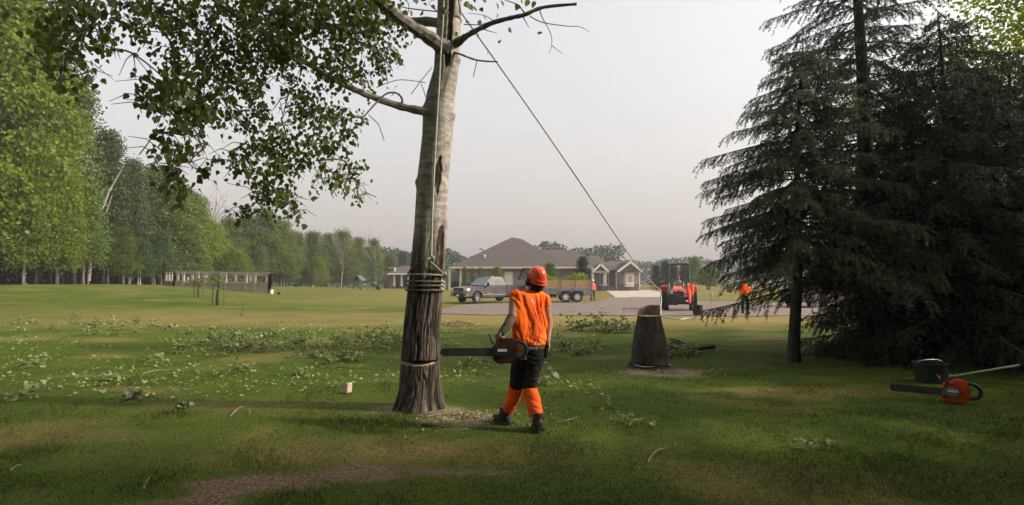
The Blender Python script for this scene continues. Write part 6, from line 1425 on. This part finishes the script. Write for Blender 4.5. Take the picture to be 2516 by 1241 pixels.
q = P(1401, 742, 44.3)
trailer = empty('utility_trailer', (q.x, 44.3, H(q.x, 44.3) + .035), PI, 'grey twin-axle trailer with plywood sides loaded with cut brush', 'trailer')
m_tr = M('galvanised', (.33, .32, .31), (.22, .215, .21), 4, .5, .1, 30, metal=.5); m_ply = M('plywood', (.40, .265, .135), (.31, .20, .10), 3, .8, .15, 20)
def trailer_build(T):
    L0, L1, w = -1.55, 3.1, .98; r = .40
    MB().box(((L0 + L1) / 2, 0, .62), (L1 - L0, 2 * w, .09)).build('bed', m_tr, T)
    for s in (-1, 1):
        MB().box(((L0 + L1) / 2, s * w, .84), (L1 - L0, .05, .36)).build('side_panel', m_tr, T)
        for z in (1.03, .66): MB().box(((L0 + L1) / 2, s * (w + .02), z), (L1 - L0, .09, .07)).build('side_rail', m_tr, T, bevel=.012)
        n_ = 4; dx = (L1 - L0) / n_
        for k in range(n_): MB().box((L0 + dx * (k + .5), s * (w - .02), 1.36), (dx - .03, .02, .58)).build('plywood_sheet', m_ply, T)
        for k in range(n_ + 1): MB().box((L0 + dx * k, s * (w + .03), 1.22), (.07, .06, 1.0)).build('stake', m_tim2 if k % 2 else m_tr, T)
        for k in range(12): MB().box((L0 + .2 + k * .4, s * (w + .055), .84), (.04, .03, .33)).build('stiffener', m_tr, T)
        fx = [(-.42, .42), (.42, .42)]
        arc = [(-.98, .55), (-.80, .86), (-.25, .88), (-.02, .80), (.22, .88), (.76, .86), (.96, .55)]
        mb = MB()
        for (a, b), (c, d) in zip(arc[:-1], arc[1:]): mb.bar((a, s * (w + .17), b), (c, s * (w + .17), d), .30, .035, up=(0, 0, 1))
        mb.build('fender', m_tr, T)
        for x in (-.44, .44): wheel(T, x, s * (w + .16), r, .22, s, 0, 8, m_white)
        MB().box((2.2, s * (w + .07), .80), (.62, .01, .26)).build('name_board', M('sign_plum', (.30, .22, .23), (.26, .19, .2), 4, .6), T)
    MB().box((L1, 0, 1.1), (.05, 2 * w, .95)).build('front_panel', m_ply, T)
    for s in (-.9, -.3, .3, .9): MB().box((L0 - .02, s, 1.15), (.06, .06, 1.25)).build('tailgate_bar', m_tr, T)
    for z in (.62, 1.1, 1.72): MB().box((L0 - .04, 0, z), (.05, 2 * w, .05)).build('tailgate_bar', m_tr, T)
    MB().bar((L0 - .3, .8, .12), (L0 - .02, .8, .62), .06).build('ramp_leg', m_tr, T); MB().bar((L0 - .3, -.8, .12), (L0 - .02, -.8, .62), .06).build('ramp_leg', m_tr, T)
    MB().bar((L1, .55, .58), (L1 + 1.15, 0, .52), .10).build('tongue', m_tr, T); MB().bar((L1, -.55, .58), (L1 + 1.15, 0, .52), .10).build('tongue', m_tr, T)
    for x in (-.44, .44): MB().tube([(x, -w - .05, r), (x, w + .05, r)], .05, 8).build('axle', m_blackp, T)
    MB().box((1.35, .5, .45), (.5, .5, .22)).build('tool_box', m_blackp, T)
trailer_build(trailer)
cu = bpy.data.curves.new('lettering', 'FONT'); cu.body = 'AAA'; cu.size = .30; cu.extrude = .004; cu.align_x = 'CENTER'
to = bpy.data.objects.new('lettering', cu); COL.objects.link(to); dg = bpy.context.evaluated_depsgraph_get(); tm = bpy.data.meshes.new_from_object(to.evaluated_get(dg)); bpy.data.objects.remove(to)
lt = link_mesh('lettering', tm, M('letter_red', (.30, .03, .035), (.25, .025, .03), 5, .6), trailer); lt.location = (2.2, 1.062, .70); lt.rotation_euler = (PI / 2, 0, PI)
ld = empty('brush_load', (trailer.location.x, trailer.location.y, trailer.location.z + .68), 0, 'heap of cut green branches piled in the trailer', 'branch')
g = np.random.default_rng(8); n = 2600; c = np.stack([g.uniform(-2.8, 1.3, n), g.uniform(-.85, .85, n), g.beta(2, 1.6, n) * 1.35], -1); c[:, 2] += .25 * np.sin(c[:, 0] * 2)
v, f = leaf_arrays(c, rdir(g, n), rdir(g, n), g.uniform(.09, .17, n)); link_mesh('leaves', np_mesh('leaves', v, f), lf_bright, ld)['kind'] = 'stuff'
for k in range(14): a = Vector((g.uniform(-2.6, 1.2), g.uniform(-.7, .7), g.uniform(.1, .8))); MB().tube([a, a + Vector((g.uniform(-.8, .8), g.uniform(-.3, .3), g.uniform(.2, .7)))], [.04, .015], 6).build('stem', m_bark, ld)

# tractor, facing the camera
q = P(1668, 762, 32.6)
trac = empty('tractor', (q.x, q.y, H(q.x, q.y) + .035), rad(-106), 'red compact tractor with black roll bar facing the tree', 'tractor')
m_red = M('tractor_red', (.62, .06, .035), (.5, .045, .028), 4, .45, spec=.5, coat=.2); m_iron = M('iron_black', (.025, .024, .024), (.04, .038, .036), 8, .6)
def tractor_build(T):
    def tyre(x, y, r, w, out, lug):
        o = wheel(T, x, y, r, w, out, 0, 0, M('wheel_orange', (.50, .20, .14), (.42, .16, .11), 5, .5)); lg = MB()
        for k in range(lug):
            a = 2 * PI * k / lug
            for s in (-1, 1): a2 = a + (PI / lug if s > 0 else 0); c = Vector((math.cos(a2) * r, s * w * .24, math.sin(a2) * r)); lg.box(c, (.07, w * .5, .06), Matrix.Rotation(-a2, 3, 'Y') @ Matrix.Rotation(s * .5, 3, 'X'))
        lg.build('lugs', m_tyre, o)
    for s in (-1, 1): tyre(-.85, s * .82, .62, .40, s, 18); tyre(.95, s * .68, .40, .26, s, 14)
    MB().prism([(1.35, .72), (1.40, 1.05), (1.30, 1.18), (.2, 1.34), (.15, .75)], -.31, .31, 'y').build('hood', m_red, T, bevel=.06, seg=2)
    MB().box((1.405, 0, .88), (.03, .50, .32)).build('grille', m_iron, T, bevel=.01)
    for s in (-1, 1):
        MB().lathe([(0, 0), (.065, 0), (.065, .03), (0, .03)], 12, 'x', (1.40, s * .17, 1.10)).build('headlight', m_lamp, T)
        MB().box((-.85, s * .78, 1.34), (1.0, .42, .06), Matrix.Rotation(0, 3, 'Y')).build('fender', m_red, T, bevel=.02); MB().box((-.34, s * .78, 1.12), (.06, .42, .45), Matrix.Rotation(.3, 3, 'Y')).build('fender', m_red, T, bevel=.02)
        MB().tube(smooth_path([(-.15, s * .50, .85), (.05, s * .52, 1.42), (.75, s * .54, 1.30), (1.45, s * .56, .80), (1.62, s * .56, .42)], 3), .075, 6).build('loader_arm', m_red if s > 0 else m_iron, T, True)
        MB().tube([(.30, s * .52, .85), (1.25, s * .55, .98)], .035, 8).build('cylinder', m_steel, T, True)
    MB().box((.3, 0, .60), (2.3, .42, .34)).build('chassis', m_iron, T, bevel=.02); MB().box((1.52, 0, .62), (.22, .72, .34)).build('front_weight', m_iron, T, bevel=.02)
    MB().tube([(.95, -.6, .40), (.95, .6, .40)], .07, 8).build('front_axle', m_iron, T)
    MB().tube([(-.85, -.7, .62), (-.85, .7, .62)], .1, 8).build('rear_axle', m_iron, T)
    MB().box((1.62, -.30, .62), (.10, .52, .62), Matrix.Rotation(.15, 3, 'Y')).build('loader_plate', m_iron, T, bevel=.02)
    MB().box((-.55, 0, .86), (1.0, 1.0, .06)).build('platform', m_iron, T); MB().box((-.72, 0, 1.06), (.44, .48, .12)).build('seat', m_blackp, T, bevel=.04); MB().box((-.98, 0, 1.32), (.10, .46, .46)).build('seat_back', m_blackp, T, bevel=.04)
    MB().lathe([(.17, -.015), (.19, 0), (.17, .015), (.155, 0), (.17, -.015)], 20, 'z', (0, 0, 0)).build('steering_wheel', m_blackp, T, True).location = (-.17, 0, 1.42)
    MB().tube([(.08, 0, 1.2), (-.17, 0, 1.42)], .025, 6).build('steering_column', m_blackp, T)
    MB().tube(smooth_path([(-1.15, -.58, .8), (-1.15, -.58, 1.6), (-1.15, -.58, 2.45), (-1.15, -.50, 2.60), (-1.15, 0, 2.62), (-1.15, .50, 2.60), (-1.15, .58, 2.45), (-1.15, .58, 1.6), (-1.15, .58, .8)], 4), .05, 8).build('roll_bar', m_iron, T, True)
    cl = MB(); cl.rings([(1.1 - .2 * z, .50 + .12 * z, z, a, b) for z, a, b in ((.62, .04, .10), (.8, .07, .15), (1.05, .08, .19), (1.25, .09, .22), (1.40, .05, .16))], 12); fuse('draped_cloth', cl, m_orange, T, .03, 3, lambda c: .09 * (fbm(c[:, 1] * 9, c[:, 2] * 4, 3) - .5))
    MB().tube([(.75, .22, 1.2), (.75, .22, 1.62)], .03, 8).build('exhaust', m_iron, T)
tractor_build(trac)
figure((trac.location.x + .20, trac.location.y + .68, trac.location.z + .62), rad(-16), 'person in grey shirt and dark cap seated on the tractor', M('grey_shirt', (.26, .25, .20), (.2, .19, .155), 7, .85), m_black, None, 'sit', m_blackp)
# bucket and ropes on the road edge
q = G(1714, 776); o = empty('rope_bucket', q + Vector((0, 0, .035)), 0, 'black bucket standing on the road edge right of the tractor', 'bucket')
MB().lathe([(0, 0), (.20, 0), (.26, .44), (.275, .45), (.275, .475), (.24, .475), (.185, .02), (0, .02)], 22).build('bucket_body', m_blackp, o, True)
MB().tube([(math.cos(t) * .28, -.03, .46 - math.sin(t) * .16) for t in np.linspace(0, PI, 11)], .012, 6).build('handle', m_white, o, True); MB().lathe([(0, 0), (.21, 0), (.2, .03), (0, .04)], 14, 'z', (0, 0, .40)).build('rope_coil', m_rope_tan, o, True)
lr2 = empty('slack_rope', G(1625, 778), 0, 'white slack rope hanging from the tractor to the road and along its edge', 'rope')
pts = [P(1623, 712, 31.0), P(1625, 735, 30.6), P(1624, 755, 29.6), P(1624, 772, 28.6), G(1627, 778) + Vector((0, 0, .03)), G(1650, 783) + Vector((0, 0, .02)), G(1672, 786) + Vector((0, 0, .02)), G(1690, 783) + Vector((0, 0, .02)), G(1730, 783) + Vector((0, 0, .02)), G(1726, 777) + Vector((0, 0, .04))]
MB().tube(smooth_path(pts, 5), .022, 7).build('strand', m_rope, lr2, True, world=True)
# marker post, survey flags
q = G(1748, 748); o = empty('marker_post', q, 0, 'short brown marker post on the far grass right of the tractor', 'post'); MB().box((0, 0, .25), (.09, .09, .62)).build('post', m_tim2, o); MB().box((0, -.02, .70), (.20, .10, .34)).build('box', m_tim2, o, bevel=.03)
m_flag = M('flag_yellow', (.75, .46, .02), (.62, .36, .015), 6, .7)
for px, py, lab in ((1772, 812, 'yellow survey flag left of the other two on the lawn'), (1833, 809, 'yellow survey flag under the low spruce bough'), (1930, 826, 'yellow survey flag close to the slender spruce trunk')):
    q = G(px, py); o = empty('survey_flag', q, 0, lab, 'flag', 'survey flags'); MB().tube([(0, 0, -.05), (.01, 0, .34)], .006, 5).build('wire', m_steel, o); MB().add([(.01, 0, .34), (.14, .02, .30), (.12, .03, .20), (.01, 0, .22), (.01, .004, .34), (.14, .024, .30), (.12, .034, .20), (.01, .004, .22)], [(0, 1, 2, 3), (7, 6, 5, 4), (0, 4, 5, 1), (1, 5, 6, 2), (2, 6, 7, 3), (3, 7, 4, 0)]).build('flag', m_flag, o)
# dark car half hidden behind the spruces
q = P(2010, 756, 36); car = empty('parked_car', (q.x, 36.0, H(q.x, 36)), rad(200), 'dark maroon car almost hidden behind the spruce trunk', 'car')
m_mar = M('car_maroon', (.05, .012, .012), (.04, .01, .01), 3, .3, coat=.5)
pf = [(2.2, .35), (2.28, .62), (2.1, .82), (1.1, .98), (.55, 1.48), (-.9, 1.52), (-1.7, 1.08), (-2.2, 1.0), (-2.25, .4)]
MB().prism(pf, -.86, .86, 'y').build('body', m_mar, car, 35, bevel=.08, seg=2)
for s in (-1, 1):
    MB().slab([Vector((x, s * .865, z)) for x, z in ((.98, 1.02), (.50, 1.42), (-.2, 1.44), (-.2, 1.02))], .01, (0, s, 0)).build('window', m_glass, car); MB().slab([Vector((x, s * .865, z)) for x, z in ((-.28, 1.02), (-.28, 1.44), (-.85, 1.44), (-1.35, 1.06))], .01, (0, s, 0)).build('window', m_glass, car)
    MB().box((2.2, s * .6, .70), (.12, .34, .14)).build('headlight', m_lamp, car, bevel=.03)
    for x in (1.4, -1.4): wheel(car, x, s * .80, .33, .22, s, 0, 5)
# ================================================================== the smoky air
def haze():
    mb = MB(); mb.box((0, 120, 16), (760, 420, 40)); o = mb.build('haze', None)
    m = bpy.data.materials.new('haze'); m.use_nodes = True; n = m.node_tree.nodes; n.clear()
    out = n.new('ShaderNodeOutputMaterial'); v = n.new('ShaderNodeVolumePrincipled')
    v.inputs['Color'].default_value = (.93, .92, .93, 1); v.inputs['Density'].default_value = .0007; v.inputs['Anisotropy'].default_value = .2
    m.node_tree.links.new(v.outputs[0], out.inputs['Volume']); o.data.materials.append(m)
    return tag(o, 'thin pale smoke haze in the air', 'haze', kind='stuff')
haze()
